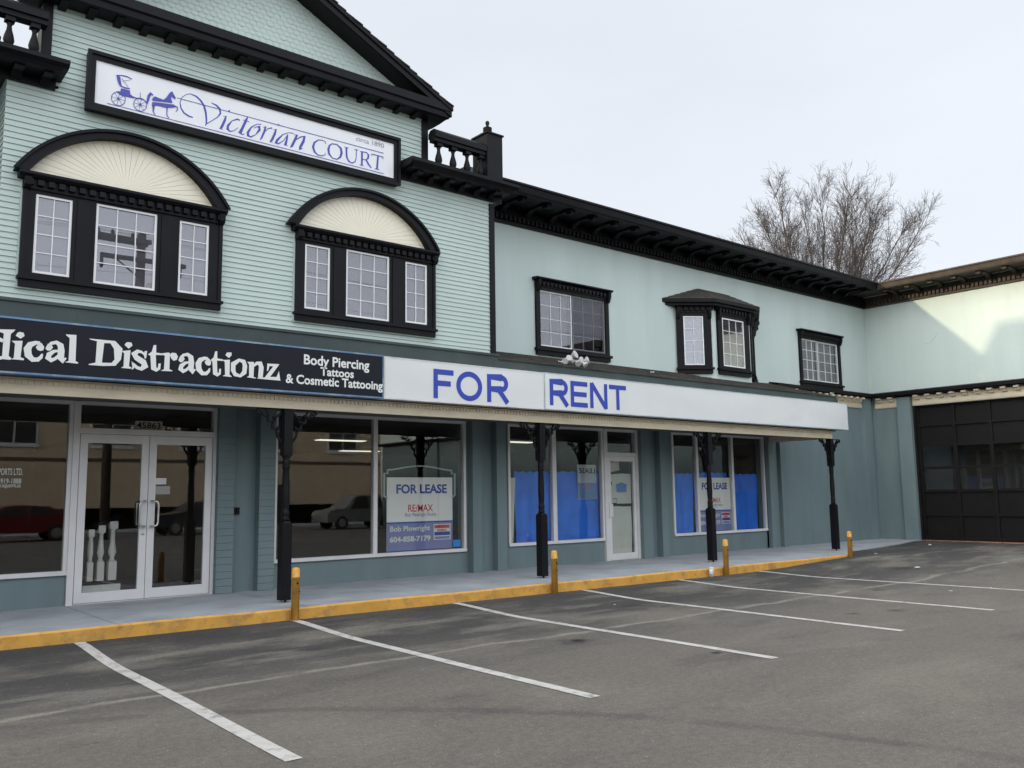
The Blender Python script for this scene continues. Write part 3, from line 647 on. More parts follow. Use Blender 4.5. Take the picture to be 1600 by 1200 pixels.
# ---- canopy: soffit, cream fascia with dentils, flashing, shingled roof
CX0, CX1 = -6.0, 18.27
MB().box(CX0, CX1 - .03, -1.75, -0.001, 2.625, 2.66).build('canopy_soffit', mat('dull_soffit_board', (0.13, 0.125, 0.115), .8), SB)
mb = MB()
mb.prism('x', [(-1.80, 2.485), (-1.76, 2.485), (-1.76, 2.66), (-1.835, 2.66), (-1.835, 2.648), (-1.80, 2.642)], CX0, CX1)
x = CX0 + .02
while x < CX1 - .02:
    mb.box(x, x + .034, -1.815, -1.795, 2.592, 2.636); x += .062
mb.box(CX1 - .02, CX1, -1.76, -0.05, 2.485, 2.66)
mb.build('canopy_fascia', CREAM, SB)
mb = MB()
seams = [-4.0, -1.8, .4, 2.55, 4.75, 6.95, 8.6, 9.95, 12.27, 14.37, 16.4, 18.55]
mb.box(CX0, 8.63, -1.78, -1.72, 3.24, 3.50); mb.box(8.63, 18.57, -1.78, -1.72, 3.24, 3.44)
for s_ in seams: mb.box(s_ - .07, s_ + .07, -1.784, -1.78, 3.27, 3.43)
mb.box(CX0, 8.63, -1.80, -1.70, 3.50, 3.535); mb.box(8.63, 18.57, -1.79, -1.72, 3.44, 3.452)
mb.prism('x', [(-1.72, 2.66), (-0.05, 2.66), (-0.05, 3.88), (-1.72, 3.43)], 18.45, 18.55)
mb.build('roof_flashing', FLASH, SB)
mb = MB()
nr = 12
for i in range(nr):                                           # overlapping courses with a ragged butt edge
    ya, yb = -1.80 + i * 1.82 / nr, -1.80 + (i + 1) * 1.82 / nr + .02
    za, zb = 3.452 + i * 0.50 / nr, 3.452 + (i + 1) * 0.50 / nr
    x = 8.62
    while x < 18.56:
        w = random.uniform(.22, .34); x2 = min(x + w, 18.56); d = random.uniform(0, .012)
        mb.prism('x', [(ya - d, za), (ya - d, za + .016), (yb, zb + .012), (yb, zb)], x + .003, x2)
        x = x2
mb.build('canopy_roof', SHINGLE, SB)

# ---- posts with scroll brackets
def post(px):
    z0 = 0.03
    mb = MB()
    mb.box(px - .066, px + .066, -1.74 - .066, -1.74 + .066, z0, 1.0)
    mb.prism('x', [(-1.806, 1.0), (-1.674, 1.0), (-1.69, 1.025), (-1.79, 1.025)], px - .05, px + .05)
    mb.lathe(px, -1.74, [(r_ * .78, z_) for r_, z_ in [(.062, 1.02), (.07, 1.06), (.055, 1.08), (.066, 1.11), (.066, 1.15), (.052, 1.17), (.058, 1.20), (.066, 1.35), (.064, 1.5), (.052, 1.68), (.058, 1.70), (.07, 1.72), (.058, 1.745), (.068, 1.77), (.068, 1.80), (.055, 1.82), (.07, 1.85), (.07, 1.87)]], 14)
    mb.box(px - .06, px + .06, -1.74 - .06, -1.74 + .06, 1.87, 2.484)
    mb.lathe(px + .02, -1.74, [(.016, -.005), (.016, .04)], 8)
    o = mb.build('canopy_post', BLACK, SB)
    for s_ in (-1, 1):
        b = MB(); Y = -1.755; T = .03
        def S(pts): b.ribbon([(px + s_ * (.058 + u * .80), 2.485 - (2.485 - z) * .82, w * .62) for u, z, w in pts], Y, T)
        S([(0, 2.475, .02), (.2, 2.475, .022), (.43, 2.475, .022)])
        S([(.43, 2.47, .03), (.45, 2.43, .045), (.41, 2.40, .045), (.37, 2.42, .035)])
        S([(.37, 2.44, .02), (.33, 2.37, .05), (.27, 2.36, .05), (.23, 2.40, .04)])
        S([(.27, 2.37, .03), (.25, 2.28, .05), (.18, 2.26, .055), (.14, 2.31, .05), (.17, 2.36, .03)])
        S([(.18, 2.27, .03), (.17, 2.17, .05), (.10, 2.15, .05), (.07, 2.20, .04)])
        S([(.11, 2.16, .03), (.09, 2.04, .04), (.045, 1.98, .04), (.012, 1.92, .03)])
        S([(.01, 2.45, .02), (.01, 2.2, .022), (.01, 1.90, .022)])
        S([(.02, 2.44, .02), (.10, 2.36, .035), (.16, 2.31, .03)]); S([(.30, 2.46, .03), (.27, 2.40, .03)])
        b.build('bracket', BLACK, o)
for px in (5.08, 9.51, 13.85, 18.24): post(px)

# ---- clapboarded upper block
BX0, BX1 = 1.665, 8.62
def clap(mb, x0, x1, z0, z1, Y, lap=.068, xfun=None):
    z = z0
    while z < z1 - 1e-6:
        zt = min(z + lap, z1)
        a, b = (x0, x1) if xfun is None else xfun(z)
        mb.face([(a, Y - .013, z), (b, Y - .013, z), (b, Y - .001, zt), (a, Y - .001, zt)])
        mb.face([(a, Y, z), (b, Y, z), (b, Y - .013, z), (a, Y - .013, z)])
        z = zt
mb = MB()
clap(mb, BX0 - .012, BX1 - .08, 3.535, 6.06, SY)
n0 = len(mb.v); z = 3.535                                        # left return
while z < 6.06:
    mb.face([(BX0 - .013, SY - .013, z), (BX0 - .013, 0, z), (BX0 - .001, 0, z + .068), (BX0 - .001, SY - .001, z + .068)])
    mb.face([(BX0, SY - .013, z), (BX0, 0, z), (BX0 - .013, 0, z), (BX0 - .013, SY - .013, z)]); z += .068
mb.box(BX0, BX1 - .01, SY, 0.3, 3.53, 6.2)
mb.box(BX0 - .012, BX1 - .08, SY - .02, SY, 6.035, 6.06)
mb.box(BX0 + .02, BX1 - .02, -.43, .3, 6.2, 6.86)  # unseen block added to stop sunlight leaking onto the wing
mb.build('siding', SIDING, SB)
mb = MB(); mb.box(BX1 - .10, BX1, SY - .03, SY + .1, 3.536, 6.0); mb.build('corner_board', BLACK, SB)
# pediment block
PX0, PX1 = 1.97, 7.33
mb = MB(); clap(mb, PX0 + .1, PX1 - .1, 6.10, 7.075, SY)
mb.box(PX0 + .02, PX1 - .02, SY, -1.5, 6.1, 7.15); mb.box(2.45, PX1 - .022, -1.5, -.45, 6.1, 7.15); mb.box(PX0 + .1, PX1 - .1, SY - .018, SY, 7.04, 7.075)
mb.build('siding', SIDING, SB)
for x0 in (PX0, PX1 - .11):
    MB().box(x0, x0 + .11, SY - .03, -1.49 if x0 < 4 else -.44, 6.2, 7.075).build('corner_board', BLACK, SB)
mb = MB()
mb.prism('x', [(SY - .03, 7.075), (-1.95, 7.09), (-1.95, 7.07), (-1.99, 7.08), (-2.0, 7.15), (-2.03, 7.17), (-2.03, 7.285), (-1.5, 7.30), (-1.5, 7.075)], PX0 - .22, PX1 + .22)
mb.box(2.42, PX1 + .218, -1.5, -.4, 7.08, 7.297)
x = PX0 + .2
mb.build('pediment_cornice', BLACK, SB)
br = MB(); br.prism('x', [(SY, 7.03), (SY - .12, 7.04), (-1.93, 7.06), (-1.93, 7.09), (SY, 7.078)], PX0 + .15, PX0 + .24)
b0 = br.build('bracket', BLACK, [o for o in bpy.data.objects if o.name == 'pediment_cornice'][0])
for i in range(1, 17): dup(b0, (i * .305, 0, 0))
AX, AZ, SL = (PX0 + PX1) / 2, 8.50, .482                          # apex and slope of the gable roof
mb = MB(); row = 0; z = 7.2                                         # fish-scale shingles
ex, sw = .068, .098
mb.prism('y', [(PX0 - .05, 7.15), (PX1 + .05, 7.15), (AX, AZ + .02)], SY + .02, SY + .06)
while z < AZ - .02:
    hw = (AZ - z) / SL
    k = int(hw / sw) + 1
    for i in range(-k, k + 1):
        cx = AX + (i + (.5 if row % 2 else 0)) * sw
        if abs(cx - AX) > hw + .02: continue
        zb = z; h = ex * 1.6
        pts = [(-.5, .5), (-.46, .25), (-.28, .06), (0, 0), (.28, .06), (.46, .25), (.5, .5)]
        tilt = .008 + random.uniform(-.002, .002)
        P3 = [(cx + u * sw * .97, SY + .012 - tilt * (1 - w), zb + w * ex) for u, w in pts]
        P3 += [(cx + .5 * sw * .97, SY + .012, zb + h), (cx - .5 * sw * .97, SY + .012, zb + h)]
        mb.face(P3)
    row += 1; z += ex
mb.build('fish_scale_gable', SIDING, SB)
mb = MB()
for s_ in (-1, 1):
    def rz(x, d=0): return AZ - SL * abs(x - AX) + d
    xe = AX + s_ * (PX1 - AX + .235)
    xe0 = AX
    mb.prism('y', [(xe0, rz(xe0, .15)), (xe, rz(xe, .15)), (xe, rz(xe, .0)), (xe0, rz(xe0, .0))], -2.0, -1.5)
    xb_ = xe if s_ > 0 else 2.42
    mb.prism('y', [(xe0, rz(xe0, .148)), (xb_, rz(xb_, .148)), (xb_, rz(xb_, .002)), (xe0, rz(xe0, .002))], -1.5, -.40)
    mb.prism('y', [(xe0, rz(xe0, .14)), (xe + .01 * s_, rz(xe + .01 * s_, .14)), (xe + .01 * s_, rz(xe + .01 * s_, .005)), (xe0, rz(xe0, .005))], -2.02, -1.99)
    mb.prism('y', [(xe0, rz(xe0, .155)), (xe + .02 * s_, rz(xe + .02 * s_, .155)), (xe + .02 * s_, rz(xe + .02 * s_, .10)), (xe0, rz(xe0, .10))], -2.045, -2.015)
mb.build('gable_roof', BLACK, SB)
mb = MB()
for s_ in (-1, 1):                                                  # shingle butts stepping down the rake
    L_ = (PX1 - AX + .25)
    for i in range(22):
        xa = AX + s_ * L_ * i / 22; xb = AX + s_ * L_ * (i + 1.06) / 22
        za, zb = AZ - SL * abs(xa - AX) + .156, AZ - SL * abs(xb - AX) + .156
        mb.prism('y', [(xa, za), (xb, zb + .012), (xb, zb + .03), (xa, za + .012)], -2.06 + .008 * (i % 3), -.38 if min(xa, xb) > 2.4 else -1.5)
mb.build('gable_shingle', SHINGLE, SB)

# ---- ledge cornices each side of the pediment block, with balustrades
def ledge(x0, x1, returns):
    mb = MB()
    prof = [(SY - .012, 6.03), (SY - .05, 6.03), (SY - .05, 6.13), (-2.0, 6.145), (-2.0, 6.12), (-2.06, 6.13), (-2.10, 6.19), (-2.13, 6.20), (-2.13, 6.245), (SY - .0, 6.275)]
    mb.prism('x', prof, x0 + .06, x1 - .06)
    mb.prism('x', [(SY, 6.15), (-2.08, 6.165), (-2.14, 6.2), (-2.14, 6.25), (SY, 6.28)], x0, x1)
    mb.box(x0 + .15, x1 - .02, SY, -.6, 6.06, 6.27)
    o = mb.build('ledge_cornice', BLACK, SB)
    return o
def ledge_bracket(x, par):
    b = MB(); b.prism('x', [(SY - .05, 6.045), (SY - .09, 6.05), (-1.86, 6.10), (-1.93, 6.085), (-1.99, 6.09), (-1.99, 6.147), (SY - .05, 6.14)], x - .05, x + .05)
    return b.build('bracket', BLACK, par)
def baluster(x, par):
    b = MB(); y = -1.88
    b.box(x - .05, x + .05, y - .05, y + .05, 6.27, 6.31)
    b.lathe(x, y, [(.045, 6.31), (.03, 6.33), (.045, 6.36), (.058, 6.41), (.05, 6.46), (.03, 6.53), (.024, 6.58), (.034, 6.60), (.024, 6.61), (.03, 6.625)], 12)
    b.box(x - .05, x + .05, y - .05, y + .05, 6.625, 6.68)
    return b.build('baluster', BLACK, par)
lc = ledge(6.78, 8.82, True)
b0 = ledge_bracket(7.02, lc)
for i in range(1, 6): dup(b0, (.295 * i, 0, 0))
ll = ledge(0.45, 2.20, True)
b0 = ledge_bracket(2.02, ll)
for i in range(1, 4): dup(b0, (-.295 * i, 0, 0))
rl = MB(); rl.box(PX1 - .03, 8.3, -1.95, -1.81, 6.68, 6.74); rl.prism('x', [(-1.98, 6.74), (-1.78, 6.74), (-1.78, 6.82), (-1.83, 6.87), (-1.93, 6.87), (-1.98, 6.82)], PX1 - .03, 8.3)
ro = rl.build('balustrade', BLACK, SB)
b0 = baluster(7.42, ro)
for d in (.27, .54, .81): dup(b0, (d, 0, 0))
rl = MB(); rl.box(.8, PX0 + .02, -1.95, -1.81, 6.68, 6.74); rl.prism('x', [(-1.98, 6.74), (-1.78, 6.74), (-1.78, 6.82), (-1.83, 6.87), (-1.93, 6.87), (-1.98, 6.82)], .8, PX0 + .02)
ro = rl.build('balustrade', BLACK, SB)
b0 = baluster(1.62, ro)
for d in (.25, -.27): dup(b0, (d, 0, 0))
MB().box(.52, .82, -1.98, -1.60, 6.26, 7.05).build('parapet_pier', BLACK, SB)
mb = MB(); mb.box(8.29, 8.60, -1.98, -1.60, 6.26, 7.05)
mb.box(8.27, 8.62, -2.0, -1.58, 7.05, 7.075); mb.prism('x', [(-1.98, 7.075), (-1.6, 7.075), (-1.79, 7.10)], 8.3, 8.59)
po = mb.build('parapet_pier', BLACK, SB)
MB().lathe(8.44, -1.80, [(.05, 7.08), (.035, 7.10), (.06, 7.13), (.075, 7.17), (.07, 7.21), (.075, 7.22), (.03, 7.24), (.022, 7.27), (.035, 7.30), (.03, 7.33), (.01, 7.345)], 14).build('finial', BLACK, po)

# ---- sashes
def sash(x0, x1, z0, z1, Y, cols, rows, par, glass=UGLASS, fw=.028, mw=.011, white=WHITE, xf=None, back=.012):
    f = MB()
    f.box(x0, x0 + fw, Y - .02, Y + .03, z0, z1); f.box(x1 - fw, x1, Y - .02, Y + .03, z0, z1)
    f.box(x0 + fw, x1 - fw, Y - .019, Y + .03, z0, z0 + fw); f.box(x0 + fw, x1 - fw, Y - .019, Y + .03, z1 - fw, z1)
    a, b, c, d = x0 + fw, x1 - fw, z0 + fw, z1 - fw
    for i in range(1, cols):
        x = a + (b - a) * i / cols; f.box(x - mw / 2, x + mw / 2, Y - .012, Y + .012, c, d)
    for j in range(1, rows):
        z = c + (d - c) * j / rows; f.box(a, b, Y - .0105, Y + .0105, z - mw / 2, z + mw / 2)
    p = MB().box(a, b, Y - .002, Y + .002, c, d)
    k = MB().box(a - .01, b + .01, Y + back, Y + back + .003, c - .01, d + .01)
    if xf: f.xf(xf); p.xf(xf); k.xf(xf)
    f.build('sash', white, par); p.build('pane', glass, par); k.build('room_backing', BACKING, par)

# ---- the two sunburst arched windows
def arched(xa, xb, sashes):
    Y = SY - .013
    mb = MB()
    cx = (xa + xb) / 2
    # black boxed surround: head, jambs, mullion panels, apron
    sx = sorted(sashes)
    zs0 = 3.82
    xs = [xa] + [v for s_ in sx for v in (s_[0], s_[1])] + [xb]
    for a, b in zip(xs[0::2], xs[1::2]): mb.box(a, b, Y - .05, Y + .08, 3.76, 4.80)
    for a, b, z0, z1, c, r in sx:
        mb.box(a, b, Y - .05, Y + .08, 3.76, z0); mb.box(a, b, Y - .05, Y + .08, z1, 4.80)
    mb.box(xa, xb, Y - .048, Y + .08, 4.80, 4.90)
    for a, b in zip(xs[2:-2:2], xs[3:-2:2]): mb.box(a + .05, b - .05, Y - .062, Y - .05, 3.80, 4.78)
    mb.box(xa + .0, xa + .045, Y - .066, Y - .05, 3.78, 4.8); mb.box(xb - .045, xb, Y - .066, Y - .05, 3.78, 4.8)
    mb.box(xa - .02, xb + .02, Y - .09, Y, 3.765, 3.80); mb.box(xa, xb, Y - .06, Y, 3.685, 3.765)
    # dentil course and cornice shelf under the fan
    mb.box(xa - .01, xb + .01, Y - .075, Y, 4.802, 4.83); mb.box(xa - .01, xb + .01, Y - .07, Y, 4.83, 4.915)
    n = 21; dw = (xb - xa) / n
    for i in range(n): mb.box(xa + dw * (i + .2), xa + dw * (i + .8), Y - .12, Y - .07, 4.84, 4.902)
    mb.prism('x', [(Y, 4.915), (Y - .11, 4.915), (Y - .15, 4.95), (Y - .15, 4.98), (Y, 4.992)], xa - .06, xb + .03)
    for s_ in (xa + .03, xb - .03):
        mb.prism('x', [(Y - .04, 4.78), (Y - .10, 4.80), (Y - .13, 4.83), (Y - .14, 4.915), (Y - .04, 4.915)], s_ - .035, s_ + .035)
    o = mb.build('arched_window', BLACK, SB)
    # moulding: thin pale edge strip where the siding stops
    e = MB(); e.box(xa - .02, xa - .002, Y - .02, Y + .01, 3.68, 4.9); e.box(xb + .002, xb + .02, Y - .02, Y + .01, 3.68, 4.9); e.box(xa - .02, xb + .02, Y - .02, Y + .01, 3.665, 3.683)
    e.build('siding_channel', SIDING, o)
    # arch: segmental band
    hw, rise, zb = (xb - xa) / 2 + .075, .69, 4.99
    def arc(hw, rise, n=40):
        r = (hw * hw + rise * rise) / (2 * rise); th = math.asin(min(1, hw / r))
        return [(cx * .989 + r * math.sin(-th + 2 * th * i / n), zb + rise - r + r * math.cos(-th + 2 * th * i / n)) for i in range(n + 1)]
    out, inn = arc(hw, rise), arc(hw - .145, rise - .085)
    a = MB()
    for i in range(40):
        a.prism('y', [out[i], out[i+1], inn[i+1], inn[i]], Y - .13, Y + .01)
    out2, in2 = arc(hw + .02, rise + .012), arc(hw - .02, rise - .022)
    for i in range(40):
        a.prism('y', [out2[i], out2[i+1], in2[i+1], in2[i]], Y - .16, Y - .12)
    a.build('arch_moulding', BLACK, o)
    # fan of tapering boards
    fan = MB(); fn = 27; bx, bz = cx * .989, 4.995
    pts = arc(hw - .138, rise - .078, fn)
    for i in range(fn):
        p, q = pts[i], pts[i+1]
        m_ = ((p[0] + q[0]) / 2, (p[1] + q[1]) / 2)
        c0 = (bx + (p[0] - bx) * .06, bz + (p[1] - bz) * .06); c1 = (bx + (q[0] - bx) * .06, bz + (q[1] - bz) * .06)
        d = 0.004
        g = .065
        def lp(A, B, t): return (A[0] + (B[0] - A[0]) * t, A[1] + (B[1] - A[1]) * t)
        fan.prism('y', [lp(p, q, g / 2), lp(p, q, 1 - g / 2), lp(c0, c1, 1 - g / 2), lp(c0, c1, g / 2)], Y - .012, Y - .001)
    fan.prism('y', pts, Y - .0035, Y + .003)
    fan.build('sunburst_fan', FANC, o)
    for a_, b_, z0, z1, c, r in sx: sash(a_, b_, z0, z1, Y - .02, c, r, o)
    return o
arched(1.87, 4.14, [(2.0, 2.38, 3.85, 4.76, 2, 4), (2.635, 3.33, 3.825, 4.78, 3, 4), (3.60, 3.97, 3.85, 4.76, 2, 4)])
arched(5.16, 7.43, [(5.29, 5.67, 3.86, 4.76, 2, 4), (5.92, 6.625, 3.83, 4.79, 3, 4), (6.90, 7.285, 3.855, 4.77, 2, 4)])

# ---- stucco upper storey
mb = MB()
for x0, x1, z0, z1 in ((8.60, 10.97, 3.4, 6.70), (10.97, 12.96, 3.4, 4.06), (10.97, 12.96, 5.34, 6.70), (12.96, 19.96, 3.4, 6.70), (19.96, 21.94, 3.4, 4.06), (19.96, 21.94, 5.34, 6.70), (21.94, 23.4, 3.4, 6.70)):
    mb.box(x0, x1, 0.0, 0.25, z0, z1)
mb.build('stucco_wall', STUCCO, SB)
MB().box(-6, 1.70, 0.0, .25, 3.4, 6.70).build('stucco_wall', STUCCO, SB)
def flat_window(x0, x1, z0, z1, mid, screen_side):
    mb = MB(); Y = 0
    t = .10
    mb.box(x0, x0 + t, Y - .05, Y + .1, z0, z1); mb.box(x1 - t, x1, Y - .05, Y + .1, z0, z1)
    mb.box(x0 + t, x1 - t, Y - .05, Y + .1, z0, z0 + .06); mb.box(x0 + t, x1 - t, Y - .05, Y + .1, z1 - .06, z1)
    mb.box(mid - .012, mid + .012, Y - .02, Y + .1, z0 + .06, z1 - .06)
    mb.box(x0 - .03, x1 + .03, Y - .10, Y, z0 - .03, z0 + .02); mb.box(x0, x1, Y - .065, Y, z0 - .11, z0 - .03)
    mb.box(x0 - .005, x1 + .005, Y - .07, Y, z1, z1 + .12)
    n = 19; dw = (x1 - x0) / n
    for i in range(n): mb.box(x0 + dw * (i + .22), x0 + dw * (i + .78), Y - .11, Y - .07, z1 + .025, z1 + .085)
    mb.prism('x', [(Y, z1 + .12), (Y - .11, z1 + .12), (Y - .16, z1 + .14), (Y - .16, z1 + .165), (Y, z1 + .175)], x0 - .06, x1 + .04)
    for s_ in (x0 + .035, x1 - .035):
        mb.prism('x', [(Y - .05, z1 - .1), (Y - .09, z1 - .08), (Y - .13, z1 + .02), (Y - .14, z1 + .12), (Y - .05, z1 + .12)], s_ - .035, s_ + .035)
    o = mb.build('flat_window', BLACK, SB)
    sash(x0 + t, mid - .008, z0 + .06, z1 - .06, .0, 3, 4, o, back=.1)
    sash(mid + .008, x1 - t, z0 + .06, z1 - .06, .012, 3, 4, o, fw=.035, back=.1)
    if screen_side:
        MB().box(mid + .01, x1 - t - .01, -.012, -.010, z0 + .07, z1 - .07).build('insect_screen', SCREEN, o)
    return o
flat_window(10.97, 12.96, 4.10, 5.32, 11.935, True)
flat_window(19.96, 21.92, 4.10, 5.30, 20.86, False)

# ---- canted bay window
BAY = [(15.12, 0.0), (15.84, -.50), (17.17, -.50), (17.90, 0.0)]
mb = MB()
mb.prism('z', [(15.12, .02), (15.84, -.50), (17.17, -.50), (17.90, .02)], 3.45, 5.56)
o = mb.build('bay_window', STUCCO, SB)
bay = o
def on_face(p, q):
    p, q = Vector((*p, 0)), Vector((*q, 0)); d = (q - p).normalized(); n = Vector((d.y, -d.x, 0))
    return lambda v: Vector((p.x + d.x * v.x - n.x * v.y, p.y + d.y * v.x - n.y * v.y, v.z))
for (p, q), (w0, w1), (g0, g1), cols in (((BAY[0], BAY[1]), (.02, .80), (.17, .62), 2), ((BAY[1], BAY[2]), (.08, 1.24), (.24, 1.04), 3), ((BAY[2], BAY[3]), (.06, .84), (.22, .68), 2)):
    xf = on_face(p, q)
    t = MB()
    t.box(w0, g0, -.05, .02, 4.05, 5.30); t.box(g1, w1, -.05, .02, 4.05, 5.30)
    t.box(g0, g1, -.05, .02, 4.05, 4.12); t.box(g0, g1, -.05, .02, 5.22, 5.30)
    t.box(w0 - .03, w1 + .03, -.10, .01, 4.02, 4.065); t.box(w0, w1, -.06, .01, 3.93, 4.02)
    t.box(w0, w1, -.07, .01, 5.30, 5.50)
    n = int((w1 - w0) / .115)
    for i in range(n): t.box(w0 + (w1 - w0) / n * (i + .22), w0 + (w1 - w0) / n * (i + .78), -.11, -.07, 5.34, 5.42)
    for s_ in (w0 + .03, w1 - .03): t.prism('x', [(-.04, 5.14), (-.09, 5.18), (-.12, 5.28), (-.13, 5.42), (-.04, 5.42)], s_ - .03, s_ + .03)
    t.xf(xf); t.build('window_surround', BLACK, bay)
    sash(g0, g1, 4.12, 5.22, -.028, cols, 4, bay, BGLASS, xf=lambda v, xf=xf: xf(v))
mb = MB()
EV = [(14.70, .0), (15.68, -.72), (17.30, -.72), (18.30, .0)]
mb.prism('z', EV, 5.50, 5.575)
mb.prism('z', [(14.80, .0), (15.72, -.66), (17.26, -.66), (18.2, .0)], 5.44, 5.50)
for p, q in ((BAY[0], BAY[1]), (BAY[1], BAY[2]), (BAY[2], BAY[3])):
    xf = on_face(p, q); L_ = math.dist(p, q)
    for u in (.06, L_ - .06):
        k = len(mb.v); mb.prism('x', [(-.0, 5.36), (-.06, 5.37), (-.1, 5.44), (0, 5.44)], u - .04, u + .04); mb.xf(xf, k)
mb.build('eave', BLACK, bay)
mb = MB()
RT = [(15.98, 0.0, 5.98), (16.96, 0.0, 5.98)]
E3 = [(x, y, 5.578) for x, y in EV]
def courses(quad, n):
    a, b, c, d = [Vector(p) for p in quad]                          # a-b eave, d-c ridge
    for i in range(n):
        t0, t1 = i / n, (i + 1) / n
        p, q = a.lerp(d, t0), b.lerp(c, t0); r, s_ = b.lerp(c, t1), a.lerp(d, t1)
        up = Vector((0, 0, .012))
        mb.face([p + up, q + up, r, s_]); mb.face([p, q, q + up, p + up])
courses([E3[0], E3[1], RT[0], RT[0]], 6); courses([E3[1], E3[2], RT[1], RT[0]], 6); courses([E3[2], E3[3], RT[1], RT[1]], 6)
mb.build('hip_roof', SHINGLE, bay)
mb = MB()                                                           # scroll bracket and board at the bay's far edge
mb.prism('y', [(17.98, 5.48), (18.22, 5.48), (18.24, 5.40), (18.16, 5.33), (18.18, 5.26), (18.08, 5.20), (18.06, 5.10), (17.98, 5.02)], -.06, -.01)
mb.box(17.93, 17.985, -.06, -.002, 3.95, 5.5); mb.prism('y', [(17.985, 4.15), (18.06, 4.0), (18.09, 3.93), (17.985, 3.93)], -.05, -.005)
mb.build('edge_board', BLACK, bay)

# ---- main cornice with dentils and modillion brackets
def cornice_run(a0, a1, along, name, par, mat_, x_wall=None):
    """profile pushed out from a wall; along='x' for the front (faces -Y), 'y' for the wing (faces -X)"""
    mb = MB()
    prof = [(0.0, 6.42), (-.07, 6.42), (-.07, 6.47), (-.05, 6.48), (-.05, 6.735), (-.78, 6.735), (-.80, 6.70), (-.88, 6.70), (-.90, 6.73), (-.93, 6.83), (-.96, 6.84), (-.96, 6.875), (0.2, 6.89), (0.2, 6.42)]
    dent = []
    n = int(abs(a1 - a0) / .11)
    st = (a1 - a0) / n
    if along == 'x':
        mb.prism('x', prof, a0, a1)
        for i in range(n): mb.box(a0 + st * (i + .22), a0 + st * (i + .80), -.115, -.05, 6.48, 6.575)
        mb.box(a0, a1, -.09, -.05, 6.575, 6.605)
    else:
        mb.prism('y', [(x_wall + u, z) for u, z in prof], a0, a1)
        for i in range(n): 
            q = sorted((a0 + st * (i + .22), a0 + st * (i + .80))); mb.box(x_wall - .115, x_wall - .05, q[0], q[1], 6.48, 6.575)
        mb.box(x_wall - .09, x_wall - .05, min(a0, a1), max(a0, a1), 6.575, 6.605)
    if along == 'y': mb.xf(lambda v: v - Vector((0, 0, .004)))
    return mb.build(name, mat_, par)
def modillion(u, par, x_wall=None, along='x'):
    P_ = [(-.05, 6.735), (-.76, 6.735), (-.77, 6.64), (-.72, 6.625), (-.64, 6.645), (-.60, 6.69), (-.30, 6.70), (-.20, 6.66), (-.14, 6.61), (-.05, 6.605)]
    b = MB()
    if along == 'x': b.prism('x', P_, u - .055, u + .055)
    else: b.prism('y', [(x_wall + y, z) for y, z in P_], u - .055, u + .055)
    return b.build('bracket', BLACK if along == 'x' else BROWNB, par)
mc = cornice_run(8.60, 23.38, 'x', 'main_cornice', SB, BLACK)
b0 = modillion(9.50, mc)
for i in range(1, 22): dup(b0, (i * .605, 0, 0))
cornice_run(-6.0, 1.68, 'x', 'main_cornice', SB, BLACK)
# cornice end cap standing beside the clapboarded block
MB().box(8.62, 8.98, -1.0, -.94, 6.68, 6.88).build('gutter_end', FLASH, SB)
# ledge band and cream bracketed frieze over the plain wall
def frieze(par, u0, u1, along, wall):
    mb = MB()
    if along == 'x': mb.prism('x', [(wall, 3.555), (wall - .03, 3.555), (wall - .045, 3.60), (wall - .03, 3.70), (wall - .06, 3.80), (wall, 3.82)], u0, u1)
    else: mb.prism('y', [(wall, 3.555), (wall - .03, 3.555), (wall - .045, 3.60), (wall - .03, 3.70), (wall - .06, 3.80), (wall, 3.82)], u0, u1)
    o = mb.build('frieze', CREAM, par)
    n = max(1, int(abs(u1 - u0) / .3)); st = (u1 - u0) / n
    b = MB(); u = u0 + st / 2; P_ = [(wall - .03, 3.83), (wall - .20, 3.83), (wall - .20, 3.785), (wall - .13, 3.77), (wall - .11, 3.72), (wall - .03, 3.70)]
    (b.prism('x', P_, u - .06, u + .06) if along == 'x' else b.prism('y', P_, u - .06, u + .06))
    b0 = b.build('bracket', CREAM, o)
    for i in range(1, n): dup(b0, ((st * i, 0, 0) if along == 'x' else (0, st * i, 0)))
    return o
mb = MB(); mb.box(18.58, 23.16, -.28, .0, 3.865, 3.95); mb.box(18.58, 23.16, -.22, .0, 3.835, 3.865); mb.prism('x', [(-.28, 3.95), (.0, 3.95), (.0, 4.0)], 18.58, 23.16)
mb.build('wall_ledge', BLACK, SB)
frieze(SB, 19.4, 22.78, 'x', -.05)
mb = MB(); mb.box(5.085, 5.17, -.045, 0.0, 1.10, 1.20); mb.lathe(5.13, -.05, [(.012, 1.14), (.012, 1.165)], 6); mb.build('door_bell_box', BLACK, SB)

# ================================================================ the garage wing
GW = thing('garage_wing', (23.4, -2.0, 0.0), 'pale green wing with a black overhead door, catching low sun on its upper wall', 'building')
XW = 23.4
WY = -26.0
mb = MB()
mb.box(XW, XW + .25, WY, 0.0, 3.84, 6.70)
mb.build('stucco_wall', STUCCO, GW)
mb = MB()
mb.box(XW, XW + .25, -1.24, 0.0, -.1, 3.84); mb.box(XW, XW + .25, -4.98, -1.24, 3.545, 3.84); mb.box(XW, XW + .25, WY, -4.98, -.2, 3.84)
mb.build('block_wall', TEAL, GW)
for y0, y1 in ((-1.20, -.83), (-5.4, -5.0), (-9.4, -9.0), (-13.4, -13.0), (-17.4, -17.0), (-21.4, -21.0)):
    MB().box(XW - .14, XW + .01, y0, y1, -.12, 3.80).build('pilaster', TEAL, GW)
mb = MB(); mb.box(XW - .28, XW, WY, -.225, 3.865, 3.95); mb.box(XW - .22, XW, WY, -.225, 3.835, 3.865)
mb.prism('y', [(XW - .28, 3.95), (XW, 3.95), (XW, 4.0)], WY, 0.0)
mb.build('wall_ledge', BLACK, GW)
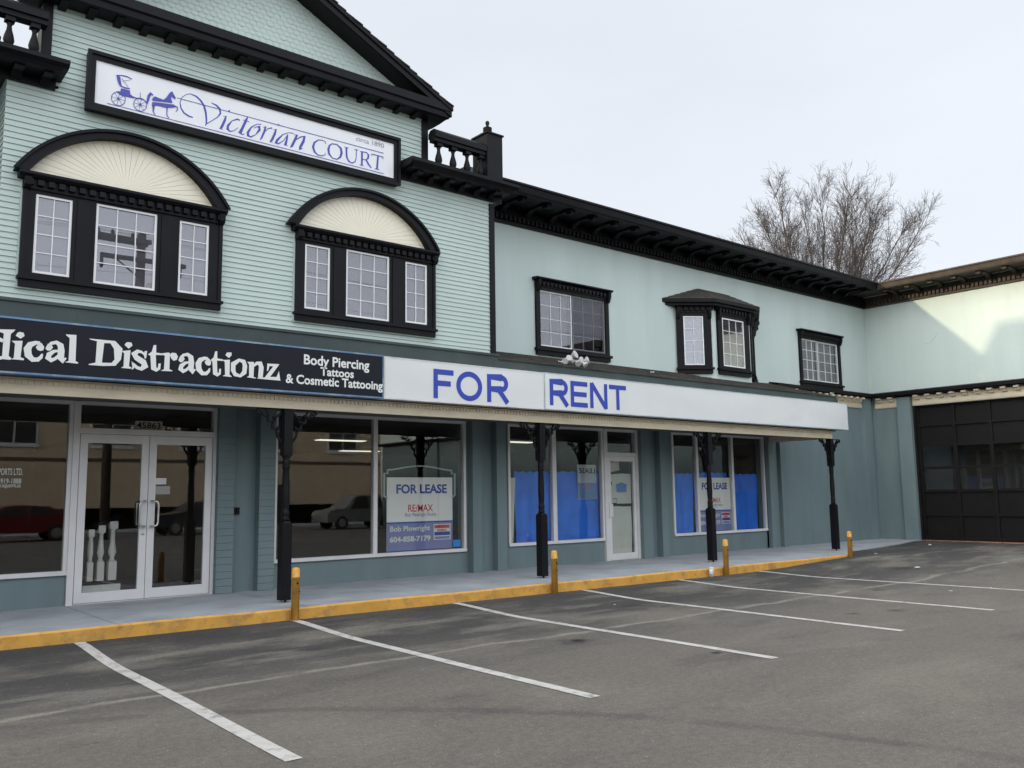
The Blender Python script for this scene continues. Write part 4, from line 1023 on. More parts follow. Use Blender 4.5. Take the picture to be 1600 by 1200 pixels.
frieze(GW, -.83, -.16, 'y', XW); frieze(GW, -4.98, -1.22, 'y', XW)
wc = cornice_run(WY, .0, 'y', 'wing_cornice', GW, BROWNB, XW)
b0 = modillion(-1.03, wc, XW, 'y')
for i in range(1, 41): dup(b0, (0, -.605 * i, 0))
mb = MB(); mb.box(XW - .1, XW + 10, WY, 0.2, 6.72, 6.82); mb.box(XW + 9.8, XW + 10, WY, 0, -.2, 6.7); mb.box(XW, XW + 10, WY - .2, WY, -.2, 6.7); mb.box(XW, XW + 10, .05, 10.0, -.2, 6.72)
mb.build('rear_shell', STUCCO, GW)
# overhead door: stiles and rails with a recessed panel or light in each bay
mb = MB()
DY = [-1.26, -2.205, -3.10, -3.99, -4.96]; DZ = [.05, .66, 1.28, 1.88, 2.47, 3.02, 3.54]
xd = XW + .10
for y in DY: mb.box(xd - .02, xd + .06, y - .045, y + .045, .0, 3.56)
for z in DZ: mb.box(xd - .018, xd + .058, -4.96, -1.26, z - .035, z + .035)
mb.box(xd + .03, xd + .05, -4.96, -1.26, .05, 1.28); mb.box(xd + .03, xd + .05, -4.96, -1.26, 2.47, 3.54)
mb.box(XW - .02, XW + .12, -1.262, -1.20, 0, 3.56)
go = mb.build('overhead_door', GDOOR, GW)
for i in range(4):
    for j in (2, 3):
        MB().box(xd + .02, xd + .026, DY[i+1] + .045, DY[i] - .045, DZ[j] + .035, DZ[j+1] - .035).build('pane', GLASS, go)
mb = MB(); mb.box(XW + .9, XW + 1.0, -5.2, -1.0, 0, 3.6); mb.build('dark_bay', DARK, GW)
mb = MB(); mb.box(XW - .02, XW + .9, -4.98, -1.24, -.06, -.004); mb.build('threshold', mat('threshold_orange_reflection', (.30, .16, .08), .8, var=.3, scale=6), GW)  # orange-brown reflection at the door's foot painted into the sill colour
mb = MB()                                                           # hairline crack in the render
mb.tube([(XW + .002, -1.62, 5.18), (XW + .002, -1.80, 5.20), (XW + .002, -1.93, 5.32), (XW + .002, -2.02, 5.47)], .005, 4)
mb.build('render_crack', TEAL, GW)

# ================================================================ signs on the building
def sign_box(name, x0, x1, z0, z1, yf, yb, label, face, edge, cat='sign', rim=.02, group=None):
    root = thing(name, ((x0 + x1) / 2, yf, z0), label, cat, group)
    mb = MB()
    mb.box(x0, x1, yf + .012, yb, z0, z1)
    mb.box(x0, x1, yf, yf + .012, z0, z0 + rim); mb.box(x0, x1, yf, yf + .012, z1 - rim, z1)
    mb.box(x0, x0 + rim, yf, yf + .012, z0 + rim, z1 - rim); mb.box(x1 - rim, x1, yf, yf + .012, z0 + rim, z1 - rim)
    mb.build('sign_case', edge, root)
    MB().box(x0 + rim, x1 - rim, yf + .004, yf + .012, z0 + rim, z1 - rim).build('sign_face', face, root)
    return root

TAT = sign_box('shop_sign', -4.2, 6.395, 2.675, 3.285, -2.0, -1.8, 'long dark navy shop sign with pale lettering reading dical Distractionz and Body Piercing', SIGND, BLEDGE, rim=.021)
mb = MB(); k = 0
for p in TAT_POLY: mb.poly(p, -1.9985 - .0002 * k); k += 1
for r in TAT_RIB: mb.ribbon([tuple(q) for q in r[1:]], -1.9985 - .0002 * k, closed=bool(r[0])); k += 1
mb.build('shop_name_lettering', LETW, TAT)
mb = MB()
for s_, x0, x1, z0, z1 in (('Body Piercing', 5.18, 6.16, 3.015, 3.19), ('Tattoos', 5.42, 5.92, 2.925, 3.04), ('& Cosmetic Tattooing', 4.93, 6.375, 2.755, 2.915)):
    text_mb(mb, s_, x0, x1, z0, z1, -2.0, .025)
mb.build('services_lettering', LETW, TAT)

def sans(mb, ch, x0, x1, z0, z1, w, Y):
    """plain grotesque capitals drawn as strokes, each a hair in front of the last"""
    h = w / 2; c = [0]
    def st(pts, closed=False, ww=None):
        mb.ribbon([(x, z, ww or w) for x, z in pts], Y - .0003 * c[0], closed=closed); c[0] += 1
    mid = (z0 + z1) / 2
    if ch == 'F':
        st([(x0 + h, z0), (x0 + h, z1)]); st([(x0 + h, z1 - h), (x1, z1 - h)]); st([(x0 + h, mid + .01), (x1 - .05, mid + .01)])
    elif ch == 'E':
        st([(x0 + h, z0), (x0 + h, z1)]); st([(x0 + h, z1 - h), (x1, z1 - h)]); st([(x0 + h, mid), (x1 - .02, mid)]); st([(x0 + h, z0 + h), (x1, z0 + h)])
    elif ch == 'T':
        st([(x0, z1 - h), (x1, z1 - h)]); st([((x0 + x1) / 2, z0), ((x0 + x1) / 2, z1 - h)])
    elif ch == 'N':
        st([(x0 + h, z0), (x0 + h, z1)]); st([(x1 - h, z0), (x1 - h, z1)]); st([(x0 + h, z1 - .01), (x1 - h, z0 + .01)], ww=w * 1.05)
    elif ch == 'O':
        cx, rx, rz = (x0 + x1) / 2, (x1 - x0) / 2 - h, (z1 - z0) / 2 - h + .008
        st([(cx + rx * math.cos(2 * math.pi * i / 40), mid + rz * math.sin(2 * math.pi * i / 40)) for i in range(40)], True)
    elif ch == 'R':
        st([(x0 + h, z0), (x0 + h, z1)])
        zt, zb = z1 - h, mid - .01; r = (zt - zb) / 2; xr = x1 - h - r - .02
        st([(x0 + h, zt), (xr, zt)] + [(xr + r * math.sin(math.pi * i / 14), zb + r + r * math.cos(math.pi * i / 14)) for i in range(15)] + [(xr, zb), (x0 + h, zb)])
        st([(xr - .06, zb), (x1 - h + .005, z0)], ww=w * 1.08)
FR = sign_box('rental_sign', 6.40, 9.385, 2.675, 3.275, -2.0, -1.8, 'white fascia panel with the word FOR in blue', SIGNW, mat('white_sign_edge', (.62, .63, .63), .4, dirt=(.15, .2, .25), dirt_amt=.6, dscale=2), rim=.018)
mb = MB()
for ch, x0, x1 in (('F', 7.23, 7.59), ('O', 7.64, 8.125), ('R', 8.22, 8.655)): sans(mb, ch, x0, x1, 2.735, 3.165, .078, -2.0)
mb.build('lettering', LETB, FR)
RE = sign_box('rental_sign', 9.392, 18.62, 2.68, 3.282, -2.005, -1.8, 'long white fascia panel with the word RENT in blue at its near end', SIGNW, mat('grey_blue_sign_edge', (.40, .47, .52), .4, dirt=(.7, .7, .68), dirt_amt=.7, dscale=3), rim=.016)
mb = MB()
for ch, x0, x1 in (('R', 9.50, 9.925), ('E', 9.965, 10.355), ('N', 10.415, 10.83), ('T', 10.875, 11.30)): sans(mb, ch, x0, x1, 2.755, 3.185, .078, -2.005)
mb.build('lettering', LETB, RE)
mb = MB(); 
for i in range(7): mb.box(18.616, 18.622, -1.99 + .0, -1.8, 2.70, 3.27) if i == 0 else None
mb.build('end_cap', SIGNW, RE)

VS = thing('name_sign', (4.6, -1.8, 5.88), 'white name board in a black frame reading Victorian Court circa 1890 with horse and buggy', 'sign')
mb = MB(); vx0, vx1, vz0, vz1 = 2.46, 6.755, 5.885, 6.595; fw = .085
mb.box(vx0, vx1, -1.82, -1.72, vz0, vz0 + fw); mb.box(vx0, vx1, -1.82, -1.72, vz1 - fw, vz1)
mb.box(vx0, vx0 + fw, -1.82, -1.72, vz0 + fw, vz1 - fw); mb.box(vx1 - fw, vx1, -1.82, -1.72, vz0 + fw, vz1 - fw)
mb.box(vx0 - .012, vx1 + .012, -1.845, -1.815, vz1 - .03, vz1 + .012); mb.box(vx0 - .012, vx1 + .012, -1.845, -1.815, vz0 - .012, vz0 + .03)
mb.box(vx0 - .012, vx0 + .03, -1.845, -1.815, vz0 + .03, vz1 - .03); mb.box(vx1 - .03, vx1 + .012, -1.845, -1.815, vz0 + .03, vz1 - .03)
mb.build('sign_frame', BLACK, VS)
MB().box(vx0 + fw, vx1 - fw, -1.797, -1.74, vz0 + fw, vz1 - fw).build('sign_face', SIGNL, VS)
mb = MB(); k = 0
for r in VIC_RIB: mb.ribbon([tuple(q) for q in r[1:]], -1.799 - .0001 * k, closed=bool(r[0])); k += 1
for p in VIC_POLY: mb.poly(p, -1.799 - .0001 * k); k += 1
mb.build('name_lettering', LETV, VS)
mb = MB(); text_mb(mb, 'circa 1890', 6.04, 6.50, 6.40, 6.47, -1.802, -.004); mb.build('date_lettering', LETG, VS)

# ---- estate agents' boards behind the shop glass
BOARDW = mat('white_board_face', (.86, .86, .88), .5, var=.02)
def lease_board(x0, x1, z0, z1, Y, label, frame):
    root = thing('lease_board', ((x0 + x1) / 2, Y, z0), label, 'sign')
    W, H = x1 - x0, z1 - z0
    fx = lambda u: x0 + W * u
    fz = lambda v: z0 + H * v
    MB().box(x0, x1, Y, Y + .012, z0, z1).build('board', BOARDW, root)
    MB().box(x0, x1, Y - .003, Y, z0, fz(.385)).build('lower_panel', PERI, root)
    mb = MB(); mb.box(x0, x1, Y - .004, Y - .003, fz(.37), fz(.39)); text_mb(mb, 'FOR LEASE', fx(.135), fx(.91), fz(.775), fz(.905), Y - .003, .035)
    mb.build('lettering', LETB, root)
    mb = MB(); text_mb(mb, 'RE/MAX', fx(.31), fx(.69), fz(.525), fz(.625), Y - .003, .014)
    mb.box(fx(.71), fx(.95), Y - .006, Y - .005, fz(.285), fz(.33)); text_mb(mb, 'RE/MAX', fx(.755), fx(.90), fz(.24), fz(.275), Y - .006, .03)
    mb.build('brand_lettering', LEGR, root)
    mb = MB(); text_mb(mb, 'Bob Plowright Realty', fx(.265), fx(.745), fz(.445), fz(.51), Y - .003, .005)
    mb.build('office_lettering', LETG, root)
    mb = MB(); text_mb(mb, 'Bob Plowright', fx(.045), fx(.645), fz(.24), fz(.335), Y - .0045, .025); text_mb(mb, '604-858-7179', fx(.04), fx(.65), fz(.115), fz(.195), Y - .0045, .04)
    mb.box(fx(.70), fx(.965), Y - .005, Y - .0035, fz(.125), fz(.345)); 
    mb.build('white_lettering', LETW, root)
    mb = MB(); mb.box(fx(.71), fx(.955), Y - .0065, Y - .0055, fz(.185), fz(.235)); mb.build('logo_stripe', LETB, root)
    mb = MB(); mb.box(fx(.715), fx(.95), Y - .0065, Y - .0055, fz(.135), fz(.17)); mb.build('logo_panel', PERI, root)
    if frame:
        mb = MB(); g = .024; yy = Y - .01
        xl, xr = x0 - .055, x1 + .05
        pts = [(xl, fz(.74)), (xl, fz(1.055)), (xl + .065, fz(1.055)), (xl + .065, fz(1.10))]
        pr = [(xr, fz(.74)), (xr, fz(1.055)), (xr - .065, fz(1.055)), (xr - .065, fz(1.10))]
        n = 16; a, b = pts[-1], pr[-1]
        arc = [(a[0] + (b[0] - a[0]) * i / n, a[1] + H * .06 * math.sin(math.pi * i / n) ** 1.5) for i in range(1, n)]
        mb.ribbon([(x, z, g) for x, z in pts + arc + pr[::-1]], yy, .02)
        mb.ribbon([(xl, fz(.745), g), (x0 + .01, fz(.715), g)], yy - .001, .02); mb.ribbon([(xr, fz(.745), g), (x1 - .01, fz(.715), g)], yy - .001, .02)
        mb.build('hanger_frame', mat('sage_frame_paint', (.36, .45, .42), .5), root)
    return root
lease_board(7.70, 9.02, .435, 1.64, .035, 'framed for lease board in the window between the tattoo sign post and the second post', True)
lease_board(15.70, 16.88, .465, 1.65, .035, 'for lease board set against blue tarpaulin behind the third post', False)
mb = MB(); mb.box(12.08, 12.60, .08, .088, 1.22, 1.90)
root = thing('lease_board', (12.3, .08, 1.2), 'small lease board seen from its back with reversed lettering, beside the single door', 'sign')
mb.build('board', mat('thin_board_back', (.42, .47, .52), .6), root)
mb = MB(); text_mb(mb, 'LEASE', 12.11, 12.56, 1.73, 1.83, .076, .015, mirror=True); mb.build('reversed_lettering', BLACK, root)
mb = MB(); text_mb(mb, 'RE/MAX', 12.16, 12.44, 1.42, 1.50, .076, .015, mirror=True); mb.build('reversed_brand_lettering', mat('faded_red_print', (.45, .16, .22), .6), root)
MB().box(12.09, 12.59, .0765, .0785, 1.23, 1.54).build('lower_panel', mat('faded_blue_print', (.12, .24, .50), .6), root)

# ---- window stickers, notices, lettering
mb = MB(); text_mb(mb, 'PORTS LTD.', 2.085, 2.352, 1.655, 1.74, .004, .012); text_mb(mb, '8-919-1888', 2.06, 2.34, 1.55, 1.615, .004, .01); text_mb(mb, 'ww.xquorm.ca', 2.05, 2.335, 1.485, 1.54, .004, .01)
tag(mb.build('window_lettering', LETW, loc=(2.1, .004, 1.48)), 'white PORTS LTD. and telephone lettering on the leftmost shop window', 'lettering')
tag(MB().box(9.005, 9.165, .002, .008, .45, .57).build('window_sticker', mat('bright_blue_sticker', (.03, .22, .55), .4), loc=(9.08, .002, .45)), 'small bright blue sticker in the lower corner of the shop window', 'sticker')
tag(MB().box(3.965, 4.115, -.034, -.030, 1.535, 1.62).build('door_notice', mat('white_notice_paper', (.72, .70, .74), .7), loc=(4.04, -.034, 1.53)), 'small white notice on the glass of the double door, the upper of two', 'notice')
tag(MB().box(3.975, 4.17, -.034, -.030, 1.40, 1.51).build('door_notice', mat('grey_notice_paper', (.36, .37, .35), .7), loc=(4.07, -.034, 1.40)), 'faded grey notice below the white one on the double door', 'notice')
mb = MB(); n = 10
root = thing('paper_screen', (13.2, .06, .02), 'pale paper sheets covering the glass of the single door from inside', 'paper')
mb.prism('y', [(12.89, .13), (13.22, .13), (13.225, 1.07), (12.89, 1.07)], .02, .024); mb.prism('y', [(13.235, .13), (13.52, .13), (13.55, .6), (13.53, 1.06), (13.235, 1.06)], .03, .034)
mb.prism('y', [(12.89, 1.12), (13.55, 1.12), (13.55, 1.72), (13.3, 1.73), (12.9, 1.71)], .03, .034)
mb.build('paper_sheet', PAPER, root)
MB().prism('y', [(12.89, 1.73), (13.28, 1.80), (13.28, 2.0), (12.89, 1.94)], .09, .093).build('upper_sheet', mat('buff_paper', (.52, .50, .44), .8), root)
mb = MB(); mb.ribbon([(13.1, 1.43, .16), (13.25, 1.45, .2), (13.4, 1.43, .16)], .016); mb.build('blue_mark', mat('smeared_blue_marker', (.10, .22, .55), .6), root)
mb = MB(); mb.box(12.92, 12.97, .010, .014, 1.50, 1.56); mb.box(12.93, 12.94, .010, .014, 1.12, 1.44); mb.ribbon([(12.98, 1.22, .012), (13.1, 1.22, .012), (13.1, 1.13, .012), (12.98, 1.13, .012)], .012); mb.build('ink_mark', BLACK, root)

# ---- blue tarpaulins hung across the windows
def tarp(x0, x1, z0, z1, label, seed):
    rnd = random.Random(seed); mb = MB(); nx, nz = 28, 14
    ph = [rnd.uniform(0, 6) for _ in range(4)]
    def P(i, j):
        u, v = i / nx, j / nz
        y = .112 + .011 * math.sin(u * 9 + ph[0] + v * 2.5) + .006 * math.sin(u * 21 + ph[1] - 3 * v) + .016 * math.sin(v * 4 + ph[2] + 5 * u) - .010 * abs(math.sin(u * 2.1 + v * 1.3 + ph[3]))
        dz = .012 * math.sin(u * 30 + ph[3]) if j == nz else 0
        return (x0 + (x1 - x0) * u, y, z0 + (z1 - z0) * v + dz)
    for j in range(nz):
        for i in range(nx): mb.face([P(i, j), P(i+1, j), P(i+1, j+1), P(i, j+1)], 0, True)
    o = mb.build('tarpaulin', TARP, loc=((x0 + x1) / 2, .1, z0))
    return tag(o, label, 'tarpaulin', 'blue tarpaulins hung behind the shop glass')
tarp(10.50, 11.36, .44, 1.75, 'blue tarpaulin behind the second post, with a bare white strip on its left', 1)
tarp(11.39, 12.68, .44, 1.76, 'wide creased blue tarpaulin behind the reversed lease board', 2)
tarp(14.86, 15.62, .44, 1.74, 'blue tarpaulin in the window light left of the for lease board', 3)
tarp(15.69, 16.90, .44, 1.76, 'blue tarpaulin mostly hidden by the for lease board and the third post', 5)
tarp(16.98, 18.02, .44, 1.74, 'blue tarpaulin with one upright fold in the last window light on the right', 4)
tag(MB().prism('y', [(10.29, .46), (10.40, .46), (10.47, 1.64), (10.29, 1.64)], .06, .075).build('white_board', PAPER, loc=(10.35, .06, .46)), 'narrow white board leaning inside the window beside the blue tarpaulin', 'board')

# ---- lamps and stair rail inside the shops
def ceiling_lamp(x, y, label):
    root = thing('ceiling_lamp', (x, y, 2.72), label, 'lamp', 'ceiling lamps in the shops')
    MB().box(x - .63, x + .63, y - .17, y + .17, 2.66, 2.72).build('housing', WHITE, root)
    MB().box(x - .60, x + .60, y - .14, y + .14, 2.645, 2.66).build('diffuser', TUBE, root)
    return root
ceiling_lamp(10.1, 6.0, 'lit ceiling lamp nearer the glass in the shop with the framed lease board')
ceiling_lamp(12.9, 10.0, 'lit ceiling lamp at the back of the shop with the framed lease board')
ceiling_lamp(14.2, 4.6, 'lit ceiling lamp seen above the blue tarpaulin beside the second post')
root = thing('stair_rail', (3.45, .45, 0), 'white turned stair balusters on a low step, seen through the double door', 'railing')
mb = MB(); mb.box(3.20, 3.68, .36, .54, .0, .20); mb.build('step', WHITE, root)
mb = MB(); mb.box(3.20, 3.67, .38, .52, .20, .25); mb.build('base_rail', BLACK, root)
for i, x in enumerate((3.30, 3.43, 3.58)):
    b = MB(); h = .94 + .05 * i; w = .036 + .008 * i
    b.box(x - w, x + w, .45 - w, .45 + w, .25, .50); b.lathe(x, .45, [(w, .5), (.026, .54), (w * 1.05, .62), (.034, .75), (.026, h - .12), (w, h - .1)], 10); b.box(x - w, x + w, .45 - w, .45 + w, h - .1, h)
    b.build('baluster', WHITE, root)
mb = MB(); mb.tube([(3.22, .45, .93), (3.43, .45, 1.02), (3.68, .45, 1.12)], .035, 8); mb.build('handrail', BLACK, root)

# ---- yellow bollards at the kerb
def bollard(x, y, label):
    root = thing('bollard', (x, y, ground_z(x, y)), label, 'bollard', 'yellow pipe bollards at the kerb')
    z0 = ground_z(x, y) - .02
    b = MB(); b.lathe(x, y, [(.048, z0), (.048, .36), (.052, .362), (.052, .385), (.048, .387), (.048, .46), (.04, .48), (.018, .488)], 16)
    b.build('pipe', YELLOW, root)
    b = MB(); b.tube([(x, y - .046, .30), (x, y - .055, .30)], .012, 8); b.tube([(x + .03, y - .036, .20), (x + .03, y - .044, .20)], .008, 8); b.build('bolt', BLACK, root)
    return root
bollard(4.89, -2.46, 'yellow pipe bollard standing in front of the post by the tattoo sign')
bollard(9.02, -2.56, 'yellow pipe bollard beside the second post, below the word RENT')
bollard(13.04, -2.66, 'yellow pipe bollard next to the third post and the paper cup')
bollard(17.06, -2.75, 'yellow pipe bollard at the far end of the kerb')

# ---- paper cup with straw
x, y = 12.62, -2.66; gz = ground_z(x, y)
root = thing('paper_cup', (x, y, gz), 'white paper drink cup with a lid and straw standing on the asphalt by the kerb', 'cup')
MB().lathe(x, y, [(.032, gz), (.046, gz + .15)], 16).build('cup_body', WHITE, root)
mb = MB()
for i in range(9):
    a = -2.6 + i * .35; zz = gz + .04 + .012 * (i * 5 % 8); r = .034 + (zz - gz) * .095
    mb.tube([(x + r * math.cos(a), y + r * math.sin(a), zz), (x + (r + .002) * math.cos(a + .25), y + (r + .002) * math.sin(a + .25), zz + .016)], .006, 5)
mb.build('printed_pattern', LETG, root)
MB().lathe(x, y, [(.05, gz + .15), (.05, gz + .16), (.042, gz + .168)], 16).build('lid', WHITE, root)
MB().tube([(x - .005, y, gz + .165), (x - .015, y, gz + .24)], .005, 6).build('straw', mat('yellow_straw', (.7, .6, .3), .5), root)

# ---- broken white lamp heads piled on the canopy roof
LAMPW = mat('weathered_white_lamp', (.50, .50, .51), .4, var=.15, dirt=(.15, .15, .15), dirt_amt=.6, dscale=9)
root = thing('lamp_cluster', (10.55, -1.55, 3.57), 'tangled cluster of white lamp heads lying on the canopy roof under the slider window', 'lamp')
def lamp_head(p, d, s):
    b = MB(); k = 0
    b.lathe(0, 0, [(.02, -.06), (.035, -.05), (.04, -.02), (.085, .05), (.09, .07), (.075, .075)], 14)
    b.lathe(0, 0, [(.074, .066), (.05, .060), (.0001, .057)], 14, mi=1, caps=False)
    q = Vector(d).to_track_quat('Z', 'Y').to_matrix()
    b.xf(lambda v: q @ (v * s) + Vector(p))
    b.build('lamp_head', [LAMPW, mat('lamp_lens', (.25, .26, .28), .2)], root)
for p, d, s in (((10.22, -1.55, 3.62), (-.6, -.7, -.2), .85), ((10.38, -1.5, 3.68), (-.3, -.8, .4), .9), ((10.52, -1.5, 3.77), (.3, -.9, .35), 1.15), ((10.50, -1.62, 3.60), (-.2, -.8, -.6), .9), ((10.62, -1.58, 3.66), (.1, -1, .1), .9), ((10.66, -1.66, 3.58), (.2, -.7, -.7), .85), ((10.78, -1.55, 3.61), (.5, -.6, -.5), .8), ((10.88, -1.5, 3.68), (.8, -.5, .3), 1.1)):
    lamp_head((10.54 + (p[0] - 10.54) * .8, p[1], 3.60 + (p[2] - 3.62) * .8), d, s * .74)
b = MB()
b.tube([(10.26, -1.5, 3.58), (10.4, -1.5, 3.62), (10.6, -1.48, 3.63), (10.72, -1.5, 3.60), (10.83, -1.46, 3.62)], .018, 6); b.tube([(10.5, -1.5, 3.58), (10.52, -1.48, 3.74)], .02, 6)
b.build('mounting_arm', WHITE, root)

def scrap(x, y, z, s, label, seed, name='litter_scrap'):
    rnd = random.Random(seed); b = MB()
    pts = [(s * rnd.uniform(.7, 1.2) * math.cos(a), s * rnd.uniform(.5, .9) * math.sin(a)) for a in [i * math.pi / 3 for i in range(6)]]
    b.prism('z', pts, 0, s * .25); b.v = [(px, py, pz + rnd.uniform(0, s * .3)) for px, py, pz in b.v]
    b.xf(lambda v: v + Vector((x, y, z)))
    return tag(b.build(name, PAPER, loc=(x, y, z)), label, 'litter', 'white scraps lying about')
for x, y, z, l in ((10.02, -1.72, 3.53, 'small white chip on the canopy roof left of the lamp cluster'), (12.31, -1.74, 3.53, 'small white chip on the canopy roof above the long RENT panel, midway to the bay'), (17.02, -1.74, 3.525, 'small white chip on the canopy roof below the bay window'), (18.45, -1.74, 3.525, 'small white chip at the far end of the canopy roof')):
    scrap(x, y, z, .05, l, int(x * 10))
for x, y, s, l in ((21.4, -2.35, .09, 'flat white scrap of paper on the asphalt in front of the garage door'), (13.5, -6.35, .05, 'white scrap beside the farthest stall line'), (14.3, -6.6, .035, 'tiny white scrap near the right edge, past the farthest stall line'), (8.9, -3.9, .03, 'tiny white scrap touching the fourth stall line'), (17.9, -2.85, .07, 'pale scrap lying at the foot of the last bollard'), (16.1, -4.6, .1, 'pale flattened wrapper on the asphalt beyond the stall lines')):
    scrap(x, y, ground_z(x, y) + .003, s * .65, l, int(x * 10))

# ================================================================ bare tree behind the building
def bare_tree(bx, by, label, H=15.6, seed=3):
    rnd = random.Random(seed)
    root = thing('bare_tree', (bx, by, -.2), label, 'tree')
    trunk, crown = MB(), MB()
    def limb(mb, p, d, length, r0, r1, n, sides, wob, up):
        pts, rads, dirs = [p], [r0], [d]
        for i in range(n):
            d = (d + Vector((rnd.gauss(0, wob), rnd.gauss(0, wob), rnd.gauss(up, wob * .6)))).normalized()
            p = p + d * (length / n); pts.append(p); dirs.append(d); rads.append(r0 + (r1 - r0) * (i + 1) / n)
        mb.tube(pts, rads, sides)
        return pts, rads, dirs
    def side(d, sp):
        az = rnd.uniform(0, 2 * math.pi)
        a = d.cross(Vector((math.cos(az), math.sin(az), rnd.uniform(-.4, .4)))).normalized()
        return (d * math.cos(sp) + a * math.sin(sp)).normalized()
    base = Vector((bx, by, -.2))
    tp, tr, td = limb(trunk, base, Vector((0, 0, 1)), 7.6, .36, .26, 5, 9, .015, 0)
    stems = []
    n_s = 21
    for k in range(n_s):                                     # a fan of limbs leaving the trunk close together, domed in outline
        lat = -.92 + 1.62 * k / (n_s - 1) + rnd.uniform(-.05, .05); dep = rnd.uniform(-.5, .5)
        d = Vector((.49 * math.tan(lat) + .87 * math.tan(dep), -.87 * math.tan(lat) + .49 * math.tan(dep), 1)).normalized()
        L_ = H * (1.0 - .20 * (lat / 1.0) ** 2) * rnd.uniform(.84, 1.0)
        p0 = tp[-1] - Vector((0, 0, rnd.uniform(0, 1.6)))
        stems.append(limb(trunk, p0, d, L_, .072, .010, 9, 5, .06, .03) + (L_,))
    for pts, rads, dirs, L_ in stems:
        for q in range(30):
            t = rnd.uniform(.22, .99) * 9; j = min(8, int(t)); p = pts[j].lerp(pts[j+1], t - j)
            d = side(dirs[j], rnd.uniform(.3, .75)); d.z += .10; d.normalize()
            l1 = (L_ * .34) * (1.2 - t / 9 * .75) * rnd.uniform(.6, 1.15)
            p1, r1, d1 = limb(crown, p, d, l1, max(.010, rads[j] * .40), .006, 5, 3, .11, .04)
            for m in range(9):
                u = rnd.uniform(.15, 1.0) * 5; j1 = min(4, int(u)); pp = p1[j1].lerp(p1[j1+1], u - j1)
                dd = side(d1[j1], rnd.uniform(.35, .85)); dd.z += .10; dd.normalize()
                l2 = l1 * rnd.uniform(.25, .5)
                p2, r2_, d2 = limb(crown, pp, dd, l2, .0062, .0042, 3, 3, .15, .02)
                for w in range(3):
                    u2_ = rnd.uniform(.2, 1.0) * 3; j2 = min(2, int(u2_)); p3 = p2[j2].lerp(p2[j2+1], u2_ - j2)
                    limb(crown, p3, side(d2[j2], rnd.uniform(.35, .9)), l2 * rnd.uniform(.4, .7), .0045, .003, 2, 3, .12, .0)
    trunk.build('trunk', BARK, root); crown.build('crown', TWIG, root)
    return root
bare_tree(35.45, 8.2, 'bare leafless broad tree rising behind the roof corner', 8.5, 11)

# ================================================================ the far side of the street, seen only mirrored in the glass
TAN = mat('tan_render', (.62, .50, .36), .85, var=.08, scale=1)
TANB = mat('brown_plinth', (.12, .09, .07), .8)
tb = thing('tan_building', (10, -34, -.2), 'long tan rendered building across the street, mirrored in the shop glass', 'building')
mb = MB(); mb.box(-45, 70, -46, -34, -.2, 6.6); mb.build('wall', TAN, tb)
mb = MB(); mb.box(-45, 70, -34.02, -34, -.2, 1.0); mb.box(-45, 70, -34.25, -33.98, 3.25, 3.42); mb.box(-45, 70, -34.4, -33.9, 6.5, 6.75); mb.build('trim', TANB, tb)
w0 = None
for i in range(25):
    x = -40 + i * 4.3
    f = MB(); f.box(x, x + 2.0, -33.99, -33.95, 4.0, 5.2); f.box(x - .1, x + 2.1, -33.99, -33.92, 3.9, 4.0)
    wo = f.build('window', WHITE, tb)
    MB().box(x + .1, x + .95, -33.95, -33.93, 4.1, 5.1).build('pane', DARK, wo); MB().box(x + 1.05, x + 1.9, -33.95, -33.93, 4.1, 5.1).build('pane', DARK, wo)
for i in range(5):
    f = MB(); f.box(-30 + 17 * i, -28.9 + 17 * i, -33.985, -33.95, -.1, 2.1); f.build('door', DARK, tb)
lw = thing('court_building', (-14, 0, -.2), 'pale green facing wing of the court, standing outside the picture', 'building')
mb = MB(); mb.box(-26, -14, -18, 11, -.2, 8.5); mb.build('wall', STUCCO, lw)
mb = MB(); mb.box(-26.5, -13.3, -18.5, 11.5, 8.5, 8.7); mb.box(-14.01, -13.98, -18, 11, -.2, 3.4); mb.build('roof_edge', BLACK, lw)

